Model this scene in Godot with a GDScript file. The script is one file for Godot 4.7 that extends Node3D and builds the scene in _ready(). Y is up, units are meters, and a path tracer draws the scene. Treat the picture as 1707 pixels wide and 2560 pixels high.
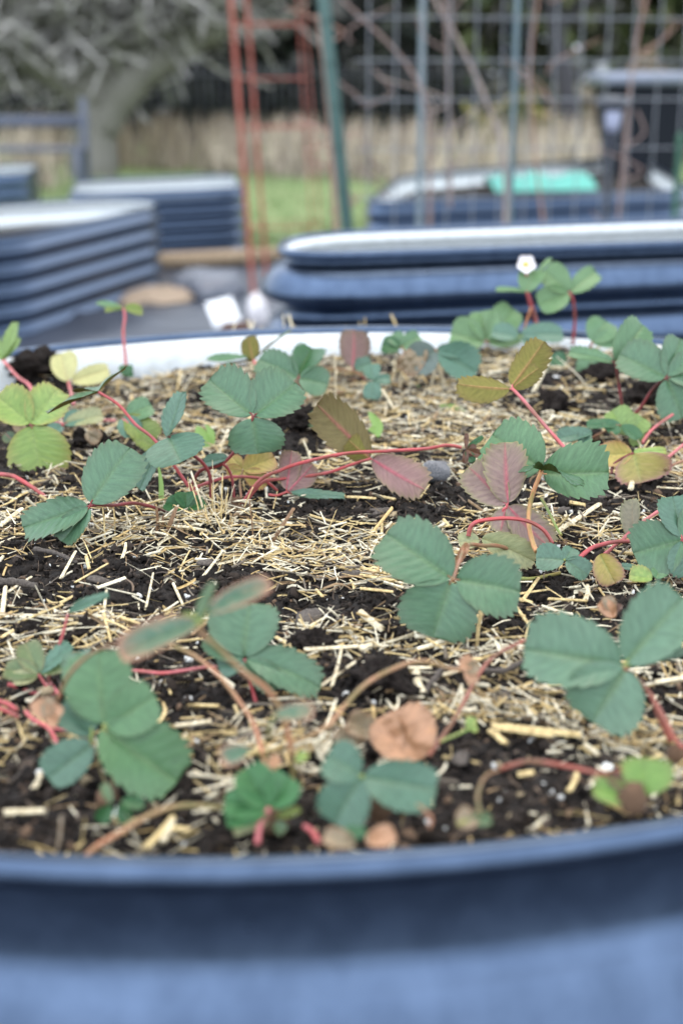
extends Node3D

var rng := RandomNumberGenerator.new()
var used := {}
var soil_noise := FastNoiseLite.new()
var clod_noise := FastNoiseLite.new()
var fine_noise := FastNoiseLite.new()
var patch_noise := FastNoiseLite.new()
var leaf_top: StandardMaterial3D
var leaf_under: StandardMaterial3D
var stalk_mats := {}
var M := {}

# ------------------------------------------------------------------ helpers
func numbered(called: String) -> String:
	if not used.has(called):
		used[called] = 0
		return called
	used[called] += 1
	return "%s_%03d" % [called, used[called]]

func tag(o: Node3D, label := "", category := "", group := "", kind := "") -> Node3D:
	if label: o.set_meta("label", label)
	if category: o.set_meta("category", category)
	if group: o.set_meta("group", group)
	if kind: o.set_meta("kind", kind)
	return o

func base(called: String, at := Vector3.ZERO, turn := 0.0) -> Node3D:
	var o := Node3D.new()
	o.name = numbered(called)
	add_child(o)
	o.position = at
	o.rotation.y = turn
	return o

func put(mesh: Mesh, called: String, mat: Material, parent: Node3D = null) -> MeshInstance3D:
	var o := MeshInstance3D.new()
	o.mesh = mesh
	if mat: o.material_override = mat
	if parent == null:
		o.name = numbered(called)
		add_child(o)
	else:
		o.name = called
		parent.add_child(o, true)
	return o

func lin(r: float, g: float, b: float) -> Color:
	return Color(r, g, b).linear_to_srgb()

func mat(c: Color, rough := 0.7, spec := 0.5) -> StandardMaterial3D:
	var m := StandardMaterial3D.new()
	m.albedo_color = c
	m.roughness = rough
	m.metallic_specular = spec
	return m

func ramp(cols: Array, offs: Array) -> Gradient:
	var g := Gradient.new()
	g.colors = PackedColorArray(cols)
	g.offsets = PackedFloat32Array(offs)
	return g

func noise_tex(seed_: int, freq: float, cols: Array, offs: Array, kind := FastNoiseLite.TYPE_SIMPLEX_SMOOTH, size := 512) -> NoiseTexture2D:
	var n := FastNoiseLite.new()
	n.seed = seed_
	n.frequency = freq
	n.noise_type = kind
	n.fractal_octaves = 4
	var t := NoiseTexture2D.new()
	t.width = size
	t.height = size
	t.seamless = true
	t.noise = n
	t.color_ramp = ramp(cols, offs)
	return t

func bump_tex(seed_: int, freq: float, kind := FastNoiseLite.TYPE_SIMPLEX_SMOOTH, size := 512) -> NoiseTexture2D:
	return noise_tex(seed_, freq, [Color.BLACK, Color.WHITE], [0.0, 1.0], kind, size)

func triplanar(m: StandardMaterial3D, s: float) -> StandardMaterial3D:
	m.uv1_triplanar = true
	m.uv1_world_triplanar = true
	m.uv1_scale = Vector3(s, s, s)
	return m

# a sheet through nu x nv points, normals = du x dv (or the other way when flipped)
func grid(p: PackedVector3Array, nu: int, nv: int, flip := false, cols := PackedColorArray(), uvs := PackedVector2Array(), into: ArrayMesh = null) -> ArrayMesh:
	var nn := PackedVector3Array()
	nn.resize(p.size())
	var sg := -1.0 if flip else 1.0
	for j in nv:
		for i in nu:
			var du: Vector3 = p[j * nu + mini(i + 1, nu - 1)] - p[j * nu + maxi(i - 1, 0)]
			var dv: Vector3 = p[mini(j + 1, nv - 1) * nu + i] - p[maxi(j - 1, 0) * nu + i]
			var c := du.cross(dv)
			nn[j * nu + i] = c.normalized() * sg if c.length_squared() > 1e-20 else Vector3.UP
	var ix := PackedInt32Array()
	ix.resize((nu - 1) * (nv - 1) * 6)
	var k := 0
	for j in nv - 1:
		for i in nu - 1:
			var a := j * nu + i
			var q := [a, a + nu, a + 1, a + 1, a + nu, a + nu + 1] if not flip else [a, a + 1, a + nu, a + 1, a + nu + 1, a + nu]
			for e in q:
				ix[k] = e
				k += 1
	var arr := []
	arr.resize(Mesh.ARRAY_MAX)
	arr[Mesh.ARRAY_VERTEX] = p
	arr[Mesh.ARRAY_NORMAL] = nn
	arr[Mesh.ARRAY_INDEX] = ix
	if cols.size(): arr[Mesh.ARRAY_COLOR] = cols
	if uvs.size(): arr[Mesh.ARRAY_TEX_UV] = uvs
	var m := into if into else ArrayMesh.new()
	m.add_surface_from_arrays(Mesh.PRIMITIVE_TRIANGLES, arr)
	return m

func spline(pts: Array, per: int) -> PackedVector3Array:
	var out := PackedVector3Array()
	var n := pts.size()
	for i in n - 1:
		var a: Vector3 = pts[maxi(i - 1, 0)]
		var b: Vector3 = pts[i]
		var c: Vector3 = pts[i + 1]
		var d: Vector3 = pts[mini(i + 2, n - 1)]
		for k in per:
			out.append(b.cubic_interpolate(c, a, d, float(k) / per))
	out.append(pts[n - 1])
	return out

# a tube along a line of points; radius runs from r0 to r1; flat < 1 squashes it
func tube(line: PackedVector3Array, r0: float, r1: float, sides := 8, wob := 0.0, caps := true) -> ArrayMesh:
	var n := line.size()
	var p := PackedVector3Array()
	var uv := PackedVector2Array()
	var up := Vector3(0.31, 0.87, 0.38)
	var side := Vector3.ZERO
	var lines := []
	if caps: lines.append([line[0], 0.0001, 0])
	for i in n: lines.append([line[i], lerpf(r0, r1, float(i) / maxf(n - 1, 1)), i])
	if caps: lines.append([line[n - 1], 0.0001, n - 1])
	for e in lines:
		var i: int = e[2]
		var t: Vector3 = (line[mini(i + 1, n - 1)] - line[maxi(i - 1, 0)]).normalized()
		side = (up if side == Vector3.ZERO else side)
		side = (side - t * side.dot(t)).normalized()
		var o := t.cross(side)
		var r: float = e[1] * (1.0 + wob * sin(i * 1.7 + line[0].x * 90.0))
		for k in sides + 1:
			var a := TAU * k / sides
			p.append(e[0] + (side * cos(a) + o * sin(a)) * r)
			uv.append(Vector2(float(k) / sides, float(i) / n))
	return grid(p, sides + 1, lines.size(), true, PackedColorArray(), uv)

# a box with a small chamfer, as one mesh
func block(size: Vector3, ch := 0.004) -> ArrayMesh:
	var st := SurfaceTool.new()
	st.begin(Mesh.PRIMITIVE_TRIANGLES)
	var h := size * 0.5
	var c := minf(ch, minf(h.x, minf(h.y, h.z)) * 0.45)
	var pts := []
	for s in [[-1, -1, -1], [1, -1, -1], [1, 1, -1], [-1, 1, -1], [-1, -1, 1], [1, -1, 1], [1, 1, 1], [-1, 1, 1]]:
		var v := Vector3(s[0], s[1], s[2])
		pts.append([v * Vector3(h.x, h.y - c, h.z - c), v * Vector3(h.x - c, h.y, h.z - c), v * Vector3(h.x - c, h.y - c, h.z)])
	var faces := []
	faces.append([0, [0, 3, 7, 4]]); faces.append([0, [1, 5, 6, 2]])
	faces.append([1, [0, 4, 5, 1]]); faces.append([1, [3, 2, 6, 7]])
	faces.append([2, [0, 1, 2, 3]]); faces.append([2, [4, 7, 6, 5]])
	var quads := []
	for f in faces:
		quads.append([pts[f[1][0]][f[0]], pts[f[1][1]][f[0]], pts[f[1][2]][f[0]], pts[f[1][3]][f[0]]])
	for e in [[0, 1], [1, 2], [2, 3], [3, 0], [4, 5], [5, 6], [6, 7], [7, 4], [0, 4], [1, 5], [2, 6], [3, 7]]:
		var d: Vector3 = pts[e[0]][0] - pts[e[1]][0]
		var ax := [1, 2] if absf(d.x) > absf(d.y) and absf(d.x) > absf(d.z) else ([0, 2] if absf(d.y) > absf(d.z) else [0, 1])
		quads.append([pts[e[0]][ax[0]], pts[e[1]][ax[0]], pts[e[1]][ax[1]], pts[e[0]][ax[1]]])
	for q in quads:
		var n: Vector3 = (q[1] - q[0]).cross(q[2] - q[0])
		var mid: Vector3 = (q[0] + q[1] + q[2] + q[3]) / 4.0
		var o := [0, 1, 2, 0, 2, 3] if n.dot(mid) < 0 else [0, 2, 1, 0, 3, 2]
		for k in o: st.add_vertex(q[k])
	for i in 8:
		var t: Array = pts[i]
		var n2: Vector3 = (t[1] - t[0]).cross(t[2] - t[0])
		for k in ([0, 1, 2] if n2.dot(t[0]) < 0 else [0, 2, 1]): st.add_vertex(t[k])
	st.generate_normals()
	return st.commit()

func lathe(prof: Array, sides := 24) -> ArrayMesh:
	var p := PackedVector3Array()
	for e in prof:
		for k in sides + 1:
			var a := TAU * k / sides
			p.append(Vector3(cos(a) * e.x, e.y, sin(a) * e.x))
	return grid(p, sides + 1, prof.size(), false)

func lump(seed_: int, rough := 0.35, rings := 6, segs := 8, fine := 0.0) -> ArrayMesh:
	var n := FastNoiseLite.new()
	n.seed = seed_
	n.frequency = 0.9
	var p := PackedVector3Array()
	for j in rings + 1:
		for i in segs + 1:
			var a := TAU * (i % segs) / segs
			var b := PI * j / rings
			var d := Vector3(sin(b) * cos(a), cos(b), sin(b) * sin(a))
			p.append(d * (1.0 + rough * 1.6 * n.get_noise_3dv(d * 1.3) + rough * 0.6 * n.get_noise_3dv(d * 4.0) + fine * (n.get_noise_3dv(d * 9.0) + 0.7 * n.get_noise_3dv(d * 19.0))))
	return grid(p, segs + 1, rings + 1, false)

# ------------------------------------------------------------------ soil shape
func rim_slope(x: float, z: float) -> float:
	return 0.775 + clampf((x + 0.05) * 0.05, -0.022, 0.02) * smoothstep(-0.9, -1.6, z)

func soil_h(x: float, z: float) -> float:
	var h := rim_slope(x, z)
	h += soil_noise.get_noise_2d(x, z) * 0.006 - 0.002
	var c := clod_noise.get_noise_2d(x, z)
	h += c * 0.0065
	for b in BUMPS:
		var d := Vector2((x - b[0]) / b[2], (z - b[1]) / b[2]).length_squared()
		if d < 4.0: h += b[3] * exp(-d * 1.6)
	return h

func straw_share(x: float, z: float) -> float:
	var d := 0.40 + patch_noise.get_noise_2d(x, z) * 0.75
	d += smoothstep(-1.05, -1.35, z) * 0.25
	for b in PATCHES:
		var q := Vector2((x - b[0]) / b[2], (z - b[1]) / b[3]).length_squared()
		if q < 5.0: d += b[4] * exp(-q)
	return clampf(d, 0.03, 1.0)

func in_bed(x: float, z: float, margin := 0.036) -> bool:
	var cx := x
	var cz := z + 1.094 + 0.1 * x
	return (cx * cx) / pow(0.622 - margin, 2) + (cz * cz) / pow(0.602 - margin, 2) < 1.0

# ------------------------------------------------------------------ leaves
# palette: code -> [upper side, under side, midrib, margin, margin strength]; real base colours, linear
var pal := {
	"g": [Vector3(0.096, 0.200, 0.112), Vector3(0.183, 0.230, 0.144), Vector3(0.122, 0.218, 0.084), Vector3(0.110, 0.081, 0.048), .25],
	"t": [Vector3(0.092, 0.185, 0.125), Vector3(0.171, 0.218, 0.156), Vector3(0.110, 0.196, 0.096), Vector3(0.085, 0.138, 0.084), .1],
	"t2": [Vector3(0.104, 0.213, 0.150), Vector3(0.171, 0.218, 0.156), Vector3(0.122, 0.218, 0.120), Vector3(0.098, 0.161, 0.108), .1],
	"t3": [Vector3(0.128, 0.172, 0.150), Vector3(0.171, 0.196, 0.156), Vector3(0.134, 0.184, 0.120), Vector3(0.122, 0.138, 0.120), .1],
	"l": [Vector3(0.116, 0.236, 0.114), Vector3(0.183, 0.253, 0.144), Vector3(0.171, 0.253, 0.096), Vector3(0.146, 0.161, 0.084), .15],
	"l2": [Vector3(0.146, 0.270, 0.120), Vector3(0.207, 0.287, 0.144), Vector3(0.183, 0.276, 0.108), Vector3(0.146, 0.184, 0.084), .1],
	"l3": [Vector3(0.128, 0.235, 0.150), Vector3(0.171, 0.241, 0.132), Vector3(0.146, 0.230, 0.084), Vector3(0.146, 0.127, 0.072), .12],
	"l4": [Vector3(0.092, 0.205, 0.088), Vector3(0.17, 0.24, 0.13), Vector3(0.13, 0.22, 0.08), Vector3(0.14, 0.12, 0.07), .12],
	"d": [Vector3(0.030, 0.115, 0.036), Vector3(0.085, 0.149, 0.042), Vector3(0.061, 0.149, 0.036), Vector3(0.037, 0.103, 0.036), .1],
	"d2": [Vector3(0.043, 0.138, 0.060), Vector3(0.098, 0.172, 0.072), Vector3(0.061, 0.149, 0.048), Vector3(0.049, 0.115, 0.048), .1],
	"d3": [Vector3(0.055, 0.178, 0.060), Vector3(0.110, 0.196, 0.072), Vector3(0.037, 0.138, 0.036), Vector3(0.061, 0.149, 0.060), .1],
	"y": [Vector3(0.244, 0.368, 0.090), Vector3(0.281, 0.368, 0.120), Vector3(0.293, 0.391, 0.108), Vector3(0.439, 0.253, 0.096), .45],
	"y2": [Vector3(0.195, 0.310, 0.084), Vector3(0.244, 0.322, 0.096), Vector3(0.244, 0.345, 0.096), Vector3(0.244, 0.230, 0.072), .2],
	"y3": [Vector3(0.159, 0.230, 0.042), Vector3(0.195, 0.230, 0.060), Vector3(0.220, 0.253, 0.060), Vector3(0.244, 0.161, 0.060), .3],
	"y4": [Vector3(0.159, 0.299, 0.054), Vector3(0.195, 0.287, 0.072), Vector3(0.195, 0.299, 0.060), Vector3(0.220, 0.138, 0.072), .4],
	"o": [Vector3(0.073, 0.161, 0.072), Vector3(0.189, 0.172, 0.042), Vector3(0.366, 0.184, 0.084), Vector3(0.195, 0.103, 0.060), .35],
	"o2": [Vector3(0.073, 0.161, 0.072), Vector3(0.207, 0.167, 0.072), Vector3(0.439, 0.115, 0.120), Vector3(0.171, 0.115, 0.060), .4],
	"o3": [Vector3(0.122, 0.184, 0.072), Vector3(0.183, 0.184, 0.072), Vector3(0.195, 0.207, 0.084), Vector3(0.220, 0.127, 0.072), .4],
	"p": [Vector3(0.085, 0.149, 0.084), Vector3(0.317, 0.190, 0.180), Vector3(0.512, 0.092, 0.144), Vector3(0.244, 0.218, 0.096), .5],
	"p2": [Vector3(0.085, 0.161, 0.096), Vector3(0.366, 0.253, 0.228), Vector3(0.610, 0.127, 0.180), Vector3(0.293, 0.299, 0.120), .6],
	"p3": [Vector3(0.085, 0.161, 0.096), Vector3(0.354, 0.322, 0.240), Vector3(0.342, 0.276, 0.192), Vector3(0.293, 0.299, 0.144), .4],
	"p4": [Vector3(0.085, 0.149, 0.084), Vector3(0.268, 0.172, 0.156), Vector3(0.537, 0.138, 0.168), Vector3(0.171, 0.149, 0.072), .5],
	"k": [Vector3(0.561, 0.540, 0.240), Vector3(0.488, 0.483, 0.240), Vector3(0.561, 0.460, 0.240), Vector3(0.488, 0.414, 0.216), .3],
	"k2": [Vector3(0.329, 0.356, 0.180), Vector3(0.329, 0.322, 0.168), Vector3(0.366, 0.345, 0.168), Vector3(0.366, 0.230, 0.120), .3],
	"r": [Vector3(0.439, 0.356, 0.084), Vector3(0.415, 0.322, 0.108), Vector3(0.415, 0.391, 0.108), Vector3(0.415, 0.161, 0.108), .7],
	"r2": [Vector3(0.390, 0.310, 0.072), Vector3(0.366, 0.276, 0.096), Vector3(0.244, 0.287, 0.060), Vector3(0.293, 0.138, 0.108), .9],
	"r3": [Vector3(0.415, 0.356, 0.096), Vector3(0.415, 0.322, 0.120), Vector3(0.366, 0.414, 0.108), Vector3(0.390, 0.172, 0.180), .9],
	"b": [Vector3(0.561, 0.299, 0.168), Vector3(0.464, 0.265, 0.156), Vector3(0.488, 0.253, 0.120), Vector3(0.317, 0.184, 0.108), .6],
	"b2": [Vector3(0.134, 0.057, 0.030), Vector3(0.122, 0.057, 0.036), Vector3(0.171, 0.081, 0.036), Vector3(0.073, 0.034, 0.024), .5],
	"b3": [Vector3(0.293, 0.230, 0.144), Vector3(0.268, 0.207, 0.132), Vector3(0.268, 0.207, 0.120), Vector3(0.317, 0.138, 0.072), .5],
	"e": [Vector3(0.091, 0.190, 0.120), Vector3(0.183, 0.218, 0.144), Vector3(0.146, 0.218, 0.096), Vector3(0.439, 0.218, 0.144), 1.3],
}
const UCOL := [0.0, 0.045, 0.16, 0.34, 0.54, 0.74, 0.89, 1.0]
const TEETH := 7

# one toothed leaflet in its own axes: x across, y from base to tip, z out of the upper side. Rows follow the side veins out to the teeth.
func leaflet_mesh(L: float, hw: float, fold: float, curl: float, code: String, seed_: int) -> ArrayMesh:
	var r := RandomNumberGenerator.new()
	r.seed = seed_
	var c: Array = pal[code]
	var rows := 45
	var nu := UCOL.size() * 2 - 1
	var mid := UCOL.size() - 1
	var top := PackedVector3Array()
	var col := PackedColorArray()
	var col2 := PackedColorArray()
	var uv := PackedVector2Array()
	var wave := r.randf_range(0.0, TAU)
	var wave_a := r.randf_range(0.01, 0.035) * L
	var cup := r.randf_range(-0.12, 0.12)
	var depth := r.randf_range(0.085, 0.125) * L
	var skew := r.randf_range(-0.12, 0.12)
	var sway := r.randf_range(-0.06, 0.06)
	var pleat := r.randf_range(0.0008, 0.0026) * L
	var jag := []
	for i in 24: jag.append(r.randf_range(0.55, 1.25))
	var off := Vector2(r.randf() * 80.0, r.randf() * 80.0)
	for j in rows:
		var t := float(j) / (rows - 1)
		var q := (1.0 - cos(PI * t)) * 0.5
		var ey := L * pow(q, 0.86)
		var my := L * pow(t, 1.62)
		var wid := hw * pow(sin(PI * minf(t, 0.9999)), lerpf(0.82, 0.52, smoothstep(0.3, 0.7, t))) * (0.88 + 0.28 * t)
		if t <= 0.0: wid = 0.0004
		var ph := (t - 0.22) / 0.78 * (TEETH + 0.35)
		for i in nu:
			var s := -1.0 if i < mid else 1.0
			var u: float = UCOL[absi(i - mid)]
			var e := Vector2(wid * (1.0 + skew * s), ey)
			var m := Vector2(0.0, my)
			var dir := (e - m)
			var far := dir.length()
			if ph > 0.0 and far > 0.0:
				var f := fposmod(ph + (0.18 if s > 0 else 0.0), 1.0)
				var saw := f / 0.68 if f < 0.68 else (1.0 - f) / 0.32
				var grow: float = depth * (pow(saw, 0.55) - 0.55) * jag[int(ph) + (10 if s > 0 else 0)]
				var d2: Vector2 = (dir.normalized() + Vector2(0.0, 0.45)).normalized()
				e += d2 * grow * smoothstep(0.0, 0.8, ph) * (1.0 if t < 0.93 else 0.6)
			var w := m.lerp(e, u)
			var x := w.x * s + sway * L * pow(w.y / L, 2.0)
			var z := fold * absf(w.x) * (1.25 - 0.55 * w.y / L) + cup * w.x * w.x / maxf(hw, 0.001)
			z -= curl * L * pow(w.y / L, 2.0)
			var ripple := cos(TAU * (ph - 0.66 + (0.18 if s > 0 else 0.0)))
			z -= pleat * ripple * smoothstep(0.0, 0.25, u) * (0.4 + 0.6 * smoothstep(0.0, 0.2, t)) * (1.0 - smoothstep(0.9, 1.0, t))
			z -= 0.012 * L * (1.0 - smoothstep(0.0, 0.16, u))
			if code[0] == "b": z += 0.16 * L * soil_noise.get_noise_2d(off.x + x * 4.0, off.y + w.y * 4.0) * smoothstep(0.0, 0.3, t)
			z += wave_a * sin(wave + 7.0 * w.y / L + s * 1.3) * u * u
			top.append(Vector3(x, w.y, z))
			uv.append(Vector2(0.5 + 0.5 * u * s, t))
			var blot := soil_noise.get_noise_2d(off.x + x * 22.0, off.y + w.y * 22.0)
			var edge: float = clampf(c[4] * (pow(u, 5.0) + pow(clampf(t, 0, 1), 9.0) * 0.7) + c[4] * 0.9 * maxf(blot - 0.18, 0.0), 0.0, 1.0)
			var rib := (1.0 - smoothstep(0.0, 0.12, u)) * (1.0 - 0.6 * t)
			var a: Vector3 = c[0]
			a = a.lerp(c[3], edge).lerp(c[2], rib * 0.75) * (1.0 + 0.35 * blot)
			col.append(Color(a.x, a.y, a.z))
			a = c[1]
			a = a.lerp(c[3], edge).lerp(c[2], rib) * (1.0 + 0.3 * blot)
			col2.append(Color(a.x, a.y, a.z))
	var low := PackedVector3Array(top)
	for i in low.size(): low[i] += Vector3(0, 0, -0.0004)
	# du runs along +x, dv along +y: du x dv is +z
	var m2 := grid(top, nu, rows, false, col, uv)
	grid(low, nu, rows, true, col2, uv, m2)
	m2.surface_set_material(0, leaf_top)
	m2.surface_set_material(1, leaf_under)
	return m2

func make_plant(d: Array, n: int) -> Node3D:
	var root := base(d[0], d[2])
	tag(root, d[1], "plant", "strawberry plants in the round bed" if d[0] == "strawberry_plant" else "strawberry seedlings in the round bed")
	var crown := put(lump(40 + n, 0.4), "crown", M.crown, root)
	crown.scale = Vector3(0.006, 0.007, 0.006)
	crown.position.y = 0.001
	var k := 0
	for f in d[3]:
		k += 1
		var only_stalk: bool = f[3].is_empty()
		var holder: Node3D = root
		if not only_stalk:
			holder = Node3D.new()
			holder.name = "leaf"
			root.add_child(holder, true)
		if f[0].size():
			var pts := []
			for i in f[0].size() / 3:
				pts.append(Vector3(f[0][i * 3], f[0][i * 3 + 1], f[0][i * 3 + 2]) - d[2])
			put(tube(spline(pts, 6), f[1] * 0.00094, f[1] * 0.0008, 9, 0.05), "runner" if only_stalk else "leaf_stalk", stalk_mats[f[2]], holder)
		for e in f[3]:
			k += 1
			if f[4].size():
				var j: Vector3 = Vector3(f[4][0], f[4][1], f[4][2]) - d[2]
				var q: Vector3 = Vector3(e[0], e[1], e[2]) - d[2]
				if j.distance_to(q) > 0.0015 and j.distance_to(q) < 0.03:
					put(tube(PackedVector3Array([j, j.lerp(q, 0.5), q, q + Vector3(e[3], e[4], e[5]) * 0.05]), 0.0008, 0.0005, 6), "leaflet_stalk", stalk_mats[f[5]], holder)
			var a := Vector3(e[3], e[4], e[5])
			var nz := Vector3(e[6], e[7], e[8])
			var L := a.length()
			var o := put(leaflet_mesh(L, e[9], e[10], e[11], e[12], n * 1000 + k), "leaflet", null, holder)
			var y := a / L
			o.transform = Transform3D(Basis(y.cross(nz).normalized(), y, nz), Vector3(e[0], e[1], e[2]) - d[2])
	return root

const PATCHES := [[-0.1591, -0.8806, 0.08, 0.04, -0.6], [-0.1921, -0.916, 0.06, 0.03, -0.5], [-0.0395, -0.8583, 0.05, 0.03, -1.1], [0.031, -1.0933, 0.09, 0.06, -0.5], [0.0665, -1.0989, 0.05, 0.03, -0.4], [-0.0499, -1.2899, 0.05, 0.05, -0.9], [-0.281, -1.2176, 0.09, 0.05, -0.9], [-0.3181, -1.3373, 0.06, 0.05, -0.8], [-0.1017, -1.5214, 0.04, 0.05, -0.6], [0.1482, -0.873, 0.07, 0.03, -0.4], [0.0104, -0.7322, 0.035, 0.025, -1.1], [0.067, -0.5988, 0.06, 0.035, -1.2], [0.0604, -0.6574, 0.05, 0.03, -0.5], [-0.1214, -0.5912, 0.1, 0.04, -0.5], [-0.0906, -0.6955, 0.05, 0.04, -0.5], [0.1992, -1.4238, 0.05, 0.06, -0.6], [0.3223, -1.4057, 0.05, 0.06, -0.7], [0.0407, -0.81, 0.05, 0.02, -0.4], [-0.0511, -0.7908, 0.05, 0.03, -0.4], [0.2531, -1.0821, 0.05, 0.04, -0.6], [-0.328, -1.5641, 0.05, 0.05, -1], [-0.0207, -0.9454, 0.1, 0.035, 0.7], [0.0126, -0.9119, 0.04, 0.04, 0.6], [-0.2287, -1.0294, 0.1, 0.04, 0.5], [-0.1064, -1.0194, 0.09, 0.03, 0.6], [0.0958, -1.2899, 0.1, 0.08, 0.7], [-0.0219, -1.4238, 0.08, 0.06, 0.6], [-0.118, -1.6324, 0.1, 0.08, 0.7], [0.2344, -1.6565, 0.1, 0.08, 0.6], [0.1852, -0.9999, 0.07, 0.04, 0.5], [0.0041, -0.8166, 0.05, 0.03, 0.5], [-0.1599, -0.81, 0.12, 0.02, 0.6], [0.0488, -1.1401, 0.04, 0.02, 0.3], [0.1278, -0.6354, 0.08, 0.03, 0.35], [0.08, -0.6905, 0.08, 0.02, 0.5], [-0.0313, -0.6574, 0.06, 0.03, 0.4], [0.2538, -1.1649, 0.08, 0.03, 0.4], [-0.1211, -0.7605, 0.08, 0.02, 0.2]]
const BUMPS := [[-0.0496, -1.2823, 0.035, 0.022], [-0.326, -1.5425, 0.035, 0.03], [0.0115, -0.7294, 0.028, 0.012], [-0.0398, -0.8656, 0.035, -0.014], [-0.1566, -0.8656, 0.04, 0.006], [-0.281, -1.2176, 0.05, 0.006], [-0.1543, -0.9368, 0.04, 0.003], [0.0681, -0.6106, 0.04, 0.01], [-0.0998, -1.4909, 0.04, 0.012], [0.1807, -1.4057, 0.05, 0.01], [0.0534, -1.0933, 0.05, 0.005], [-0.0899, -1.0395, 0.04, 0.004], [-0.0504, -0.7784, 0.03, -0.01], [-0.0906, -0.6955, 0.03, -0.008], [0.1351, -0.873, 0.03, -0.008], [0.3221, -1.4238, 0.05, 0.012]]
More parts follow.
